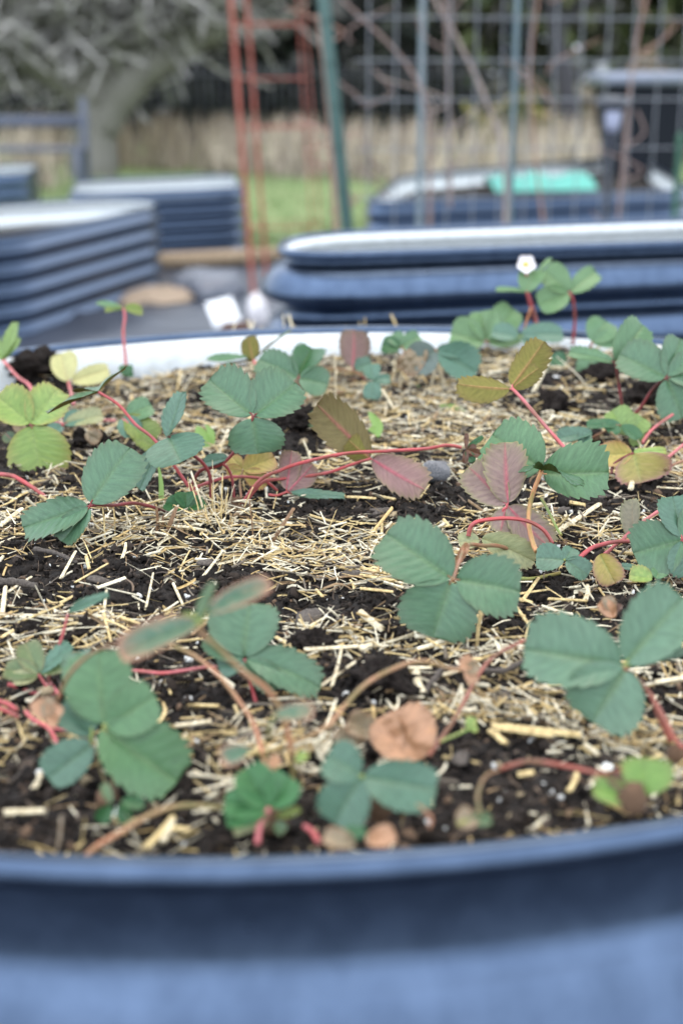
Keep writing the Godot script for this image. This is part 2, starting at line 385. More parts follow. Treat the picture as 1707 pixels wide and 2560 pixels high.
# each plant: kind, label, crown, leaves; each leaf: stalk line, stalk thickness, stalk colour, leaflets (base, axis, normal, half width, fold, curl, colour)
func plant_list() -> Array:
	return [
		["strawberry_plant", "strawberry plant behind the tuft of upright straw, with a notched three-part leaf held high", Vector3(-0.0828, 0.775, -1.0658), [
			[[-0.1175, 0.79, -1.0704, -0.1105, 0.8019, -1.0715, -0.1003, 0.8051, -1.0704, -0.0912, 0.8093, -1.0698, -0.0808, 0.8209, -1.0704, -0.073, 0.8335, -1.0714, -0.0685, 0.8446, -1.0724], 1.5, "dark", [[-0.0694, 0.8468, -1.074, -0.0342, 0.0243, -0.014, 0.0995, 0.597, 0.796, 0.0192, 0.3, 0.06, "g"], [-0.0669, 0.8464, -1.0736, 0.0312, 0.0231, -0.0135, -0.0995, 0.597, 0.796, 0.0211, 0.3, 0.06, "g"], [-0.0684, 0.844, -1.0722, 0.0028, -0.0256, 0.0095, 0, 0.3489, 0.9371, 0.0211, 0.3, 0.12, "g"]], [-0.0685, 0.8446, -1.0724], "dark"],
			[[-0.102, 0.7782, -1.0668, -0.1018, 0.7948, -1.0658, -0.1037, 0.8042, -1.0652, -0.11, 0.8132, -1.0638, -0.121, 0.8219, -1.061, -0.1319, 0.8328, -1.0583], 1.6, "dark", [[-0.1332, 0.8319, -1.0588, 0.0104, 0.0329, -0.0165, -0.557, 0.5064, 0.6583, 0.0095, 0.3, 0.06, "t"], [-0.1319, 0.8326, -1.058, 0.0113, -0.0124, 0.0224, -0.0999, 0.8488, 0.5192, 0.0222, 0.1, 0.06, "t"], [-0.1378, 0.8274, -1.0587, -0.019, -0.0328, 0.0099, -0.5025, 0.5025, 0.7035, 0.0089, 0.3, 0.06, "t"]], [-0.1319, 0.8328, -1.0583], "dark"],
			[[-0.1182, 0.773, -1.0609, -0.1318, 0.7763, -1.0445, -0.1434, 0.7864, -1.0267, -0.1545, 0.7946, -1.0088, -0.1652, 0.7987, -0.9899, -0.1747, 0.8041, -0.9731, -0.1783, 0.8056, -0.9662], 1.5, "dark", [[-0.1778, 0.8075, -0.9673, 0.0242, 0.0365, -0.0212, 0, 0.5026, 0.8645, 0.0194, 0.12, 0.06, "g"], [-0.1799, 0.8052, -0.966, -0.046, -0.0136, 0.0065, -0.1005, 0.6831, 0.7233, 0.0141, 0.3, 0.06, "g"], [-0.1789, 0.8043, -0.9652, -0.0177, -0.021, 0.0128, -0.1507, 0.6027, 0.7836, 0.01, 0.3, 0.06, "g"]], [-0.1783, 0.8056, -0.9662], "dark"],
			[[-0.1108, 0.7803, -1.0675, -0.1199, 0.7895, -1.0722, -0.1337, 0.8068, -1.0809, -0.1482, 0.8233, -1.0892, -0.1626, 0.8335, -1.0949, -0.1766, 0.8479, -1.1023, -0.1929, 0.8569, -1.1077], 1.5, "red", [[-0.1929, 0.8573, -1.1078, -0.0394, -0.0103, 0.0137, -0.2599, 0.9655, -0.0185, 0.0082, 0.3, 0.1, "o"], [-0.1924, 0.8582, -1.1081, 0.0146, 0.0145, -0.0254, -0.6461, 0.7606, 0.0628, 0.0072, 0.3, 0.1, "o"], [-0.1929, 0.8577, -1.1079, -0.0221, -0.0058, -0.0401, -0.1191, 0.9898, -0.0786, 0.0066, 0.3, 0.06, "o"]], [-0.1929, 0.8569, -1.1077], "red"],
			[[-0.085, 0.775, -1.0658, -0.0841, 0.7831, -1.0661, -0.0852, 0.7968, -1.0667, -0.0883, 0.8054, -1.0669, -0.0921, 0.8087, -1.0665], 1.3, "dark", [[-0.0883, 0.8125, -1.0712, -0.0193, -0.004, -0.0014, -0.2074, 0.8296, 0.5185, 0.0058, 0.3, 0.06, "t"]], [-0.0921, 0.8087, -1.0665], "dark"],
			[[-0.0782, 0.7767, -1.064, -0.0635, 0.7953, -1.0681, -0.0479, 0.803, -1.0693, -0.0323, 0.8086, -1.0699, 0.0011, 0.8161, -1.0699, 0.0344, 0.8188, -1.0685, 0.064, 0.8209, -1.0671, 0.0807, 0.8238, -1.0668, 0.0928, 0.8224, -1.0656], 1.6, "red", [], [], "red"],
			[[-0.0761, 0.7761, -1.0661, -0.0627, 0.7918, -1.0722, -0.0482, 0.7948, -1.0739, -0.028, 0.7964, -1.0756, -0.0101, 0.7991, -1.0774, 0.0079, 0.8047, -1.0802, 0.0225, 0.8088, -1.0823], 1.5, "red", [[0.0223, 0.8102, -1.0829, -0.0382, 0.0324, -0.0284, 0.3497, -0.3497, -0.8692, 0.0163, -0.1, 0.22, "o2"], [0.0245, 0.8084, -1.0816, 0.0399, -0.0221, 0.0206, 0.2001, -0.4501, -0.8703, 0.0144, -0.1, 0.15, "p"], [0.0218, 0.809, -1.0824, -0.0163, 0.0133, -0.0059, 0.0999, -0.2996, -0.9488, 0.0098, 0.3, 0.06, "o"]], [0.0225, 0.8088, -1.0823], "red"],
			[[], 1.5, "red", [[-0.1177, 0.7844, -1.0276, -0.0155, 0.0043, -0.0043, 0, 0.7071, 0.7071, 0.0069, 0.5, 0.06, "d"], [-0.1177, 0.7852, -1.0285, -0.0007, 0.0096, -0.0096, 0, 0.7071, 0.7071, 0.0075, 0.5, 0.06, "d"], [-0.1166, 0.7844, -1.0276, 0.0126, 0.0052, -0.0052, 0, 0.7071, 0.7071, 0.0063, 0.5, 0.06, "d"]], [], "red"],
			[[-0.117, 0.7871, -1.0703, -0.1056, 0.791, -1.0751, -0.0926, 0.794, -1.0799, -0.0836, 0.7941, -1.0824, -0.0724, 0.793, -1.0852, -0.0613, 0.7898, -1.0874, -0.0479, 0.7782, -1.0885], 1.5, "red", [], [], "red"],
			[[-0.0571, 0.7836, -1.0684, -0.0504, 0.7829, -1.0686, -0.0425, 0.7855, -1.0698], 1.2, "red", [[-0.043, 0.7874, -1.0706, 0.005, 0.0287, -0.0084, 0.2063, -0.3094, -0.9283, 0.0091, 0.3, 0.06, "p"], [-0.0415, 0.7859, -1.0701, 0.0191, 0.0192, -0.0085, -0.1048, -0.3145, -0.9435, 0.0091, 0.3, 0.06, "p"], [-0.041, 0.7848, -1.0684, 0.0432, -0.0015, 0.0033, 0, 0.9138, 0.4061, 0.0052, 0.3, 0.06, "t"]], [-0.0425, 0.7855, -1.0698], "red"],
			[[-0.0783, 0.7803, -1.0675, -0.0805, 0.789, -1.0861, -0.079, 0.7948, -1.0989], 1.1, "brown", [[-0.0795, 0.7957, -1.0996, -0.0084, 0.0089, -0.0071, 0, 0.6247, 0.7809, 0.006, 0.3, 0.06, "r"], [-0.0785, 0.795, -1.0991, 0.0245, 0.0095, -0.0076, 0, 0.6247, 0.7809, 0.0113, 0.3, 0.06, "r"], [-0.079, 0.7944, -1.0986, -0.0125, -0.0025, 0.002, 0, 0.6247, 0.7809, 0.0073, 0.3, 0.06, "r"], [-0.0779, 0.7942, -1.0984, 0.0175, -0.01, 0.008, 0, 0.6247, 0.7809, 0.008, 0.3, 0.06, "r"]], [-0.079, 0.7948, -1.0989], "brown"],
			[[], 1.5, "red", [[0.0961, 0.8214, -1.0652, 0.0014, 0.0108, -0.0068, 0, 0.53, 0.848, 0.0018, 0.3, 0.06, "b2"], [0.0967, 0.8219, -1.0656, 0.0135, 0.0074, -0.0046, 0, 0.53, 0.848, 0.0021, 0.3, 0.06, "d"], [0.0967, 0.8209, -1.0649, 0.0126, -0.0044, 0.0028, 0, 0.53, 0.848, 0.0033, 0.3, 0.06, "b2"], [0.0961, 0.8204, -1.0646, -0.0013, -0.0088, 0.0055, 0, 0.53, 0.848, 0.0023, 0.3, 0.06, "b2"], [0.0967, 0.8214, -1.0652, 0.006, -0.0024, 0.0015, 0, 0.53, 0.848, 0.0051, 0.3, 0.06, "b2"], [0.0961, 0.8199, -1.0643, 0.0053, -0.0073, 0.0046, 0, 0.53, 0.848, 0.0032, 0.3, 0.06, "d"]], [], "red"],
		]],
		["strawberry_plant", "strawberry plant whose flat three-part leaf lies over pale straw beside the dark earth patch", Vector3(0.1408, 0.775, -0.9617), [
			[[0.1328, 0.773, -0.9395, 0.1092, 0.7929, -0.9117, 0.0923, 0.8044, -0.8805, 0.0792, 0.8131, -0.8546, 0.0717, 0.813, -0.8219, 0.0658, 0.8132, -0.7906], 1.5, "brown", [[0.0645, 0.8144, -0.7913, -0.0368, 0.0241, -0.0158, 0.0499, 0.5993, 0.799, 0.0201, 0.3, 0.06, "g"], [0.0679, 0.8135, -0.7905, 0.0369, -0.0023, 0.0064, -0.0995, 0.597, 0.796, 0.0181, 0.3, 0.06, "g"], [0.0641, 0.8122, -0.79, -0.0097, -0.0284, 0.0163, 0, 0.4983, 0.867, 0.0225, 0.3, 0.08, "g"]], [0.0658, 0.8132, -0.7906], "brown"],
			[[0.1301, 0.7758, -0.9619, 0.1239, 0.7871, -0.9601, 0.1162, 0.7984, -0.9579, 0.1138, 0.805, -0.957, 0.1162, 0.8074, -0.9562], 1.4, "pink", [[0.1168, 0.8108, -0.9572, -0.0039, 0.0408, -0.0101, -0.1509, -0.2516, -0.956, 0.0151, -0.1, 0.06, "p2"], [0.1155, 0.8097, -0.9572, -0.0233, 0.0235, -0.0169, 0.3461, -0.2967, -0.89, 0.014, -0.1, 0.06, "p2"], [0.1153, 0.8064, -0.9562, -0.0039, -0.0162, 0.0026, 0.2018, -0.2018, -0.9584, 0.0099, 0.3, 0.06, "p2"], [0.117, 0.8079, -0.9566, 0.0272, -0.0316, -0.0003, -0.3002, -0.2501, -0.9205, 0.0128, -0.12, 0.06, "p2"]], [0.1162, 0.8074, -0.9562], "pink"],
			[[0.1311, 0.7921, -0.9044, 0.1294, 0.795, -0.9108, 0.1281, 0.8038, -0.9277, 0.13, 0.8117, -0.9421, 0.1342, 0.8191, -0.9556, 0.1383, 0.8245, -0.9657, 0.1414, 0.8287, -0.9733], 1.9, "orange", [[0.1409, 0.8305, -0.9743, -0.0329, 0.0236, -0.0099, 0.1, 0.5001, 0.8602, 0.0229, 0.3, 0.06, "l"], [0.1433, 0.8274, -0.9723, 0.0447, 0.0014, 0.0069, -0.15, 0.4501, 0.8803, 0.02, 0.3, 0.06, "l"], [0.1412, 0.8332, -0.9637, 0.0212, 0.0113, 0.0363, 0.2349, 0.8808, -0.4111, 0.0082, 0.3, 0.3, "d"], [0.1405, 0.833, -0.9653, -0.0211, 0.0218, 0.0467, -0.2342, 0.836, -0.4962, 0.0059, 0.3, 0.2, "d"], [0.1425, 0.8303, -0.9761, 0.0278, 0.0076, -0.0178, 0.1054, 0.8433, 0.527, 0.0049, 0.3, 0.06, "t"]], [0.1414, 0.8287, -0.9733], "orange"],
			[[0.0859, 0.7988, -0.9169, 0.0874, 0.8048, -0.9188, 0.0913, 0.8081, -0.9198, 0.099, 0.8097, -0.9203, 0.1126, 0.8106, -0.9206, 0.1262, 0.8087, -0.92, 0.1368, 0.803, -0.9182, 0.1431, 0.7942, -0.9155], 1.6, "red", [], [], "red"],
			[[0.1705, 0.8254, -1.0456, 0.1645, 0.8319, -1.0509, 0.1513, 0.8458, -1.0625, 0.139, 0.8591, -1.0733, 0.1319, 0.8657, -1.079], 1.7, "pink", [[0.1298, 0.8654, -1.0791, -0.0394, -0.0006, -0.0091, 0.1543, -0.7715, -0.6172, 0.0122, 0.3, 0.1, "o"], [0.132, 0.8683, -1.0809, 0.0264, 0.0261, -0.0269, -0.2534, -0.5575, -0.7906, 0.0122, 0.3, 0.1, "o"], [0.1326, 0.8665, -1.0798, 0.0194, 0.0127, -0.0152, -0.303, -0.5051, -0.8081, 0.0077, 0.3, 0.06, "o"]], [0.1319, 0.8657, -1.079], "pink"],
			[[0.1404, 0.773, -0.9581, 0.1447, 0.7828, -0.9262, 0.1473, 0.7917, -0.8886], 1.2, "green", [[0.1468, 0.7917, -0.8886, -0.0181, 0.0019, -0.0019, 0, 0.7071, 0.7071, 0.0099, 0.25, 0.06, "t"], [0.1484, 0.7914, -0.8882, 0.0138, -0.007, 0.007, 0, 0.7071, 0.7071, 0.0077, 0.25, 0.06, "t"], [0.1474, 0.7919, -0.8887, 0.0055, 0.0065, -0.0065, 0, 0.7071, 0.7071, 0.0055, 0.3, 0.06, "t"]], [0.1473, 0.7917, -0.8886], "green"],
			[[0.1445, 0.8047, -0.9868, 0.1465, 0.8021, -0.9776, 0.149, 0.7974, -0.9617, 0.1512, 0.7935, -0.9476, 0.1528, 0.792, -0.941], 1.2, "green", [], [], "green"],
			[[0.1191, 0.7749, -0.8991, 0.1289, 0.7743, -0.9007, 0.1408, 0.7759, -0.9033, 0.1477, 0.7769, -0.9049], 1.4, "green", [], [], "green"],
			[[], 1.5, "red", [[0.168, 0.8, -0.8761, 0.0083, -0.0164, 0.0106, -0.2036, 0.4581, 0.8653, 0.0092, 0.25, 0.06, "r2"]], [], "red"],
			[[], 1.5, "red", [[0.0952, 0.7973, -0.917, 0.036, -0.0127, 0.0063, 0, 0.4472, 0.8944, 0.0096, 0.3, 0.06, "k2"], [0.0934, 0.7964, -0.9179, -0.0137, -0.0018, 0.0023, 0, 0.7809, 0.6247, 0.0067, 0.3, 0.06, "k2"]], [], "red"],
			[[], 1.5, "red", [[0.0702, 0.803, -0.8397, 0.0085, 0.0153, -0.0051, 0, 0.3162, 0.9487, 0.0026, 0.3, 0.06, "b"]], [], "red"],
		]],
		["strawberry_plant", "strawberry plant at the picture edge with pink arching stalks beside a yellowing leaf", Vector3(0.2161, 0.775, -0.9131), [
			[[0.1586, 0.7898, -0.8985, 0.1653, 0.7925, -0.9055, 0.172, 0.7938, -0.9114, 0.1876, 0.7931, -0.9227, 0.2067, 0.7893, -0.9349], 1.7, "red", [], [], "red"],
			[[0.18, 0.7809, -0.8852, 0.1856, 0.7822, -0.8929, 0.1917, 0.7821, -0.8995, 0.2037, 0.7798, -0.9111], 1.6, "red", [], [], "red"],
			[[0.1941, 0.7897, -0.9351, 0.2021, 0.7951, -0.9426, 0.2113, 0.7991, -0.9496, 0.2239, 0.8042, -0.9588, 0.236, 0.808, -0.9669], 1.5, "pink", [], [], "pink"],
			[[0.1785, 0.7852, -0.9179, 0.1847, 0.7865, -0.926, 0.1911, 0.7883, -0.9346], 1.5, "red", [], [], "red"],
			[[0.218, 0.775, -0.9131, 0.2237, 0.7817, -0.9057, 0.2258, 0.7945, -0.8979, 0.2247, 0.8044, -0.8925], 1.5, "red", [[0.2243, 0.8042, -0.8924, -0.031, -0.009, 0.0022, -0.1008, 0.5542, 0.8263, 0.0192, 0.3, 0.06, "g"], [0.2247, 0.8062, -0.8936, -0.004, 0.0242, -0.0138, 0.1009, 0.5044, 0.8575, 0.012, 0.3, 0.06, "t"], [0.2252, 0.804, -0.8923, 0.0061, -0.0197, 0.0109, 0.1009, 0.5044, 0.8575, 0.0164, 0.3, 0.06, "t"], [0.225, 0.8051, -0.893, 0.0187, 0.0135, -0.0078, -0.0995, 0.597, 0.796, 0.0131, 0.3, 0.06, "g"]], [0.2247, 0.8044, -0.8925], "red"],
			[[], 1.5, "red", [[0.2035, 0.7886, -0.94, -0.0045, 0.0282, -0.0046, -0.3008, -0.2005, -0.9324, 0.0072, 0.3, 0.06, "p3"], [0.204, 0.7886, -0.94, 0.0057, 0.0117, -0.0024, 0, -0.2019, -0.9794, 0.004, 0.3, 0.06, "p3"]], [], "red"],
			[[], 1.5, "red", [[0.2029, 0.7834, -0.8755, -0.0145, 0.002, -0.0027, 0, 0.8, 0.6, 0.0065, 0.3, 0.06, "y"], [0.2057, 0.7834, -0.8755, 0.0029, 0.0047, -0.0063, 0, 0.8, 0.6, 0.0054, 0.3, 0.06, "l"], [0.1797, 0.7895, -0.8836, 0.014, -0.0007, 0.0009, 0, 0.8, 0.6, 0.0024, 0.3, 0.06, "t"]], [], "red"],
		]],
		["strawberry_plant", "tall strawberry plant with crossing dark red stalks and two green leaves above straw", Vector3(0.261, 0.775, -1.2791), [
			[[0.2639, 0.775, -1.2791, 0.2599, 0.7978, -1.2802, 0.2547, 0.8231, -1.2813, 0.2514, 0.8416, -1.2821, 0.2509, 0.8462, -1.2823], 1.7, "dark", [[0.2481, 0.8466, -1.2833, -0.0373, 0.0085, -0.0169, -0.1036, 0.7767, 0.6213, 0.0073, 0.3, 0.06, "l"], [0.25, 0.847, -1.2825, 0.0326, 0.0282, -0.0298, 0.303, 0.5051, 0.8081, 0.0167, 0.3, 0.06, "l"], [0.2516, 0.8475, -1.2833, 0.0082, 0.0109, -0.0081, 0, 0.6, 0.8, 0.0061, 0.3, 0.06, "l"]], [0.2509, 0.8462, -1.2823], "dark"],
			[[0.2564, 0.7769, -1.2797, 0.262, 0.7921, -1.2756, 0.273, 0.807, -1.2697, 0.2817, 0.8255, -1.264, 0.2918, 0.8369, -1.2585], 1.7, "dark", [[0.2908, 0.8375, -1.2588, -0.0384, 0.0204, -0.0108, 0.1011, 0.6066, 0.7886, 0.0201, 0.3, 0.06, "g"], [0.2927, 0.8386, -1.2596, 0.0173, 0.0299, -0.0196, 0.1009, 0.5044, 0.8575, 0.0149, 0.3, 0.06, "g"], [0.2926, 0.8357, -1.258, 0.0141, -0.0321, 0.0135, 0.0507, 0.4056, 0.9126, 0.0209, 0.3, 0.06, "g"], [0.2937, 0.837, -1.2586, 0.0366, 0.0081, -0.006, 0, 0.6, 0.8, 0.0179, 0.3, 0.06, "g"]], [0.2918, 0.8369, -1.2585], "dark"],
			[[0.2639, 0.7882, -1.212, 0.2699, 0.7942, -1.2189, 0.2787, 0.8001, -1.2267, 0.2955, 0.8078, -1.239], 1.6, "pink", [], [], "pink"],
			[[0.2566, 0.7955, -1.1096, 0.2657, 0.7972, -1.1255, 0.2766, 0.7986, -1.1429, 0.2895, 0.8006, -1.1635], 1.6, "pink", [], [], "pink"],
			[[0.259, 0.7954, -1.0991, 0.2679, 0.7968, -1.1089, 0.2798, 0.7973, -1.1206], 1.4, "brown", [], [], "brown"],
			[[0.217, 0.7907, -1.1029, 0.219, 0.7975, -1.1065, 0.2274, 0.8025, -1.11, 0.2356, 0.8054, -1.1126], 1.3, "dark", [[0.2347, 0.8051, -1.1126, -0.0263, -0.0015, -0.0022, -0.0995, 0.597, 0.796, 0.011, 0.3, 0.06, "r"], [0.2362, 0.8048, -1.1124, 0.0052, -0.021, 0.0105, 0, 0.4472, 0.8944, 0.0225, 0.3, 0.06, "r3"], [0.2362, 0.8059, -1.1138, 0.0272, 0.0017, -0.0039, 0, 0.9138, 0.4061, 0.0043, 0.3, 0.06, "y"]], [0.2356, 0.8054, -1.1126], "dark"],
			[[0.2412, 0.773, -1.235, 0.2343, 0.773, -1.2502, 0.2286, 0.7827, -1.254, 0.247, 0.8008, -1.2264], 1.3, "brown", [[0.247, 0.801, -1.2267, -0.0295, 0.0012, -0.002, 0, 0.8619, 0.507, 0.0062, 0.3, 0.06, "d2"], [0.2475, 0.8006, -1.226, 0.0152, -0.0071, 0.0121, 0, 0.8619, 0.507, 0.007, 0.3, 0.06, "d2"], [0.2431, 0.801, -1.2267, -0.0084, -0.0039, 0.0066, 0, 0.8619, 0.507, 0.0088, 0.3, 0.06, "d2"]], [0.247, 0.8008, -1.2264], "brown"],
			[[], 1.5, "red", [[0.2148, 0.8042, -1.1865, -0.0294, -0.0038, 0.005, 0, 0.8, 0.6, 0.0074, 0.3, 0.06, "t"], [0.2123, 0.8037, -1.1859, -0.0084, -0.0066, 0.0088, 0, 0.8, 0.6, 0.0057, 0.3, 0.06, "t"]], [], "red"],
			[[], 1.5, "red", [[0.2542, 0.7918, -1.2283, -0.0137, 0.0188, -0.0141, 0, 0.6, 0.8, 0.0125, 0.3, 0.06, "y2"], [0.2568, 0.7918, -1.2283, 0.0126, 0.0133, -0.0099, 0, 0.6, 0.8, 0.0103, 0.3, 0.06, "y2"], [0.2554, 0.7902, -1.2271, 0.0109, -0.006, 0.0045, 0, 0.6, 0.8, 0.0074, 0.3, 0.06, "y2"]], [], "red"],
		]],
		["strawberry_plant", "blurred strawberry plant near the far rim, its stalks raised high with one white flower", Vector3(0.2441, 0.7862, -1.6406), [
			[[0.2695, 0.7959, -1.6436, 0.2687, 0.8283, -1.6326, 0.2637, 0.8522, -1.6242, 0.2592, 0.8589, -1.6212], 1.9, "red", [[0.2587, 0.8589, -1.6212, -0.0346, -0.0114, 0.0067, 0, 0.507, 0.8619, 0.0158, 0.3, 0.06, "l2"], [0.2577, 0.8609, -1.6224, -0.0273, 0.022, -0.0129, 0, 0.507, 0.8619, 0.0158, 0.3, 0.06, "l2"], [0.2605, 0.8603, -1.6227, 0.0319, 0.022, -0.0261, 0.2039, 0.6116, 0.7645, 0.0121, 0.3, 0.06, "l2"]], [0.2592, 0.8589, -1.6212], "red"],
			[[0.2288, 0.8032, -1.6458, 0.223, 0.8251, -1.6369, 0.2162, 0.844, -1.6287, 0.2104, 0.8601, -1.6216], 2, "red", [[0.2102, 0.8605, -1.6225, -0.034, 0.0015, -0.0116, -0.1059, 0.8997, 0.4234, 0.0052, 0.3, 0.06, "l2"], [0.2101, 0.8602, -1.6218, 0.0089, 0.0252, -0.0125, -0.303, 0.5051, 0.8081, 0.0144, 0.3, 0.06, "l2"], [0.2124, 0.8621, -1.6226, 0.0249, 0.0346, -0.0308, -0.6189, 0.722, 0.3094, 0.0035, 0.3, 0.06, "l2"]], [0.2104, 0.8601, -1.6216], "red"],
			[[0.2085, 0.7862, -1.6406, 0.1919, 0.7932, -1.6309, 0.1648, 0.8038, -1.6146], 1.4, "brown", [[0.1637, 0.8048, -1.6153, -0.0386, 0.008, -0.0053, 0, 0.5524, 0.8336, 0.0203, 0.3, 0.06, "l2"], [0.166, 0.8058, -1.616, -0.0051, 0.0307, -0.0204, 0, 0.5524, 0.8336, 0.0174, 0.3, 0.06, "l2"], [0.1694, 0.8068, -1.6166, 0.0317, 0.0309, -0.0205, 0, 0.5524, 0.8336, 0.0179, 0.3, 0.06, "l2"], [0.1682, 0.8038, -1.6146, 0.0368, 0.0067, -0.0045, 0, 0.5524, 0.8336, 0.0116, 0.3, 0.06, "l2"]], [0.1648, 0.8038, -1.6146], "brown"],
			[[0.2237, 0.7862, -1.6406, 0.2116, 0.8046, -1.6099, 0.201, 0.8163, -1.5871], 1.4, "green", [[0.2021, 0.8172, -1.588, 0.047, 0.0033, -0.0033, 0, 0.7071, 0.7071, 0.0128, 0.3, 0.06, "t2"], [0.1987, 0.8153, -1.5861, -0.0293, 0.0051, -0.0051, 0, 0.7071, 0.7071, 0.0114, 0.3, 0.06, "t2"], [0.202, 0.8153, -1.5861, 0.0223, -0.0116, 0.0116, 0, 0.7071, 0.7071, 0.0099, 0.3, 0.06, "t2"]], [0.201, 0.8163, -1.5871], "green"],
			[[0.2072, 0.8109, -1.6168, 0.2108, 0.8294, -1.6113, 0.2145, 0.8451, -1.6065], 1.5, "orange", [], [], "orange"],
			[[0.2655, 0.773, -1.5796, 0.2703, 0.7947, -1.5705, 0.2685, 0.8229, -1.5106], 1.5, "brown", [[0.2685, 0.8229, -1.5106, 0.0168, 0.0208, -0.0156, 0, 0.6, 0.8, 0.0168, 0.3, 0.06, "l"], [0.2671, 0.8173, -1.5064, -0.0014, -0.0333, 0.025, 0, 0.6, 0.8, 0.0168, 0.3, 0.06, "l"], [0.2695, 0.8219, -1.5099, 0.0252, 0.0072, -0.0054, 0, 0.6, 0.8, 0.0108, 0.3, 0.06, "l"]], [0.2685, 0.8229, -1.5106], "brown"],
			[[], 1.5, "red", [[0.2294, 0.8005, -1.5403, -0.0195, -0.004, 0.004, 0, 0.7071, 0.7071, 0.0097, 0.3, 0.06, "d2"], [0.2294, 0.8005, -1.5403, 0.0164, -0.003, 0.003, 0, 0.7071, 0.7071, 0.0097, 0.3, 0.06, "d2"], [0.2269, 0.7995, -1.5393, -0.0062, -0.0151, 0.0151, 0, 0.7071, 0.7071, 0.0089, 0.3, 0.06, "d2"]], [], "red"],
		]],
		["strawberry_plant", "blurred strawberry plant with two round green leaflets behind the notched high leaf", Vector3(-0.0343, 0.775, -1.3321), [
			[[-0.0336, 0.7763, -1.3325, -0.0363, 0.7894, -1.3339, -0.0397, 0.8044, -1.3354, -0.0409, 0.8208, -1.3372], 1.7, "dark", [[-0.0422, 0.8208, -1.3372, -0.0367, 0.0172, -0.0114, 0, 0.5524, 0.8336, 0.0158, 0.3, 0.06, "g"], [-0.0406, 0.8202, -1.3369, 0.0277, -0.0055, 0.0037, 0, 0.5524, 0.8336, 0.0146, 0.3, 0.06, "g"], [-0.041, 0.822, -1.3388, 0.0104, 0.0231, -0.0306, 0.1036, 0.7767, 0.6213, 0.0146, 0.6, 0.06, "d"]], [-0.0409, 0.8208, -1.3372], "dark"],
			[[-0.0481, 0.7757, -1.3323, -0.0661, 0.795, -1.3716, -0.08, 0.8091, -1.3998, -0.0889, 0.8209, -1.421], 1.6, "pink", [[-0.0896, 0.8215, -1.4215, -0.0055, 0.0206, -0.0116, 0.3042, -0.4056, -0.8619, 0.0101, 0.3, 0.06, "o"], [-0.0889, 0.8221, -1.4214, 0.0347, 0.0316, -0.0098, -0.6799, 0.7319, -0.0451, 0.0037, 0.3, 0.1, "o"], [-0.0896, 0.8206, -1.4209, -0.0333, -0.0025, 0.0008, -0.076, 0.985, -0.1547, 0.0042, 0.3, 0.06, "o"], [-0.0911, 0.8233, -1.4256, -0.0458, -0.0016, -0.0064, -0.1009, 0.8575, 0.5044, 0.0047, 0.3, 0.06, "l"]], [-0.0889, 0.8209, -1.421], "pink"],
			[[-0.0464, 0.7922, -1.2865, -0.0429, 0.7885, -1.2794, -0.0401, 0.7858, -1.2741], 2, "pink", [], [], "pink"],
			[[], 1.5, "red", [[-0.03, 0.7944, -1.2663, 0.0156, 0.0049, -0.0078, 0, 0.848, 0.53, 0.0091, 0.3, 0.06, "o"], [-0.0313, 0.7925, -1.2632, 0.0274, -0.0029, 0.0046, 0, 0.848, 0.53, 0.0061, 0.3, 0.06, "o"]], [], "red"],
		]],
		["strawberry_plant", "small strawberry plant beyond the middle with an upright purplish leaf and an orange dead leaf", Vector3(0.014, 0.775, -1.5185), [
			[[0.0249, 0.7809, -1.5203, 0.0185, 0.7887, -1.5096, 0.0122, 0.7981, -1.4977], 2, "pink", [[0.0122, 0.7984, -1.4978, 0.0027, 0.0382, -0.0098, 0, -0.2496, -0.9684, 0.0163, 0.3, 0.06, "p4"], [0.0136, 0.7969, -1.4968, 0.0185, 0.0066, -0.005, 0, 0.6, 0.8, 0.0089, 0.3, 0.06, "t"]], [0.0122, 0.7981, -1.4977], "pink"],
			[[-0.0229, 0.7966, -1.4973, -0.006, 0.7981, -1.4902, 0.0106, 0.7966, -1.4821, 0.0226, 0.7934, -1.4753], 2, "brown", [], [], "brown"],
			[[-0.0356, 0.7866, -1.3895, -0.0158, 0.7898, -1.4014, 0.0015, 0.7893, -1.4104, 0.0233, 0.7856, -1.4206], 1.8, "brown", [], [], "brown"],
			[[], 1.5, "red", [[0.032, 0.8004, -1.4205, -0.0013, 0.0141, -0.0106, 0, 0.6, 0.8, 0.0084, 0.3, 0.06, "t2"], [0.0305, 0.7966, -1.4176, -0.0016, -0.0127, 0.0095, 0, 0.6, 0.8, 0.0084, 0.3, 0.06, "t2"], [0.032, 0.7991, -1.4195, 0.0174, 0.0013, -0.001, 0, 0.6, 0.8, 0.0042, 0.3, 0.06, "t2"]], [], "red"],
			[[0.0668, 0.7928, -1.524, 0.0687, 0.8032, -1.5352, 0.0674, 0.8111, -1.5436], 1.5, "brown", [[0.0632, 0.8111, -1.5436, 0.0233, 0.0111, -0.0084, 0, 0.6, 0.8, 0.01, 0.3, 0.06, "l"], [0.0639, 0.8099, -1.5427, -0.0199, 0.004, -0.003, 0, 0.6, 0.8, 0.0109, 0.3, 0.06, "d"], [0.066, 0.8124, -1.5445, -0.0094, 0.0127, -0.0095, 0, 0.6, 0.8, 0.0091, 0.3, 0.06, "l"]], [0.0674, 0.8111, -1.5436], "brown"],
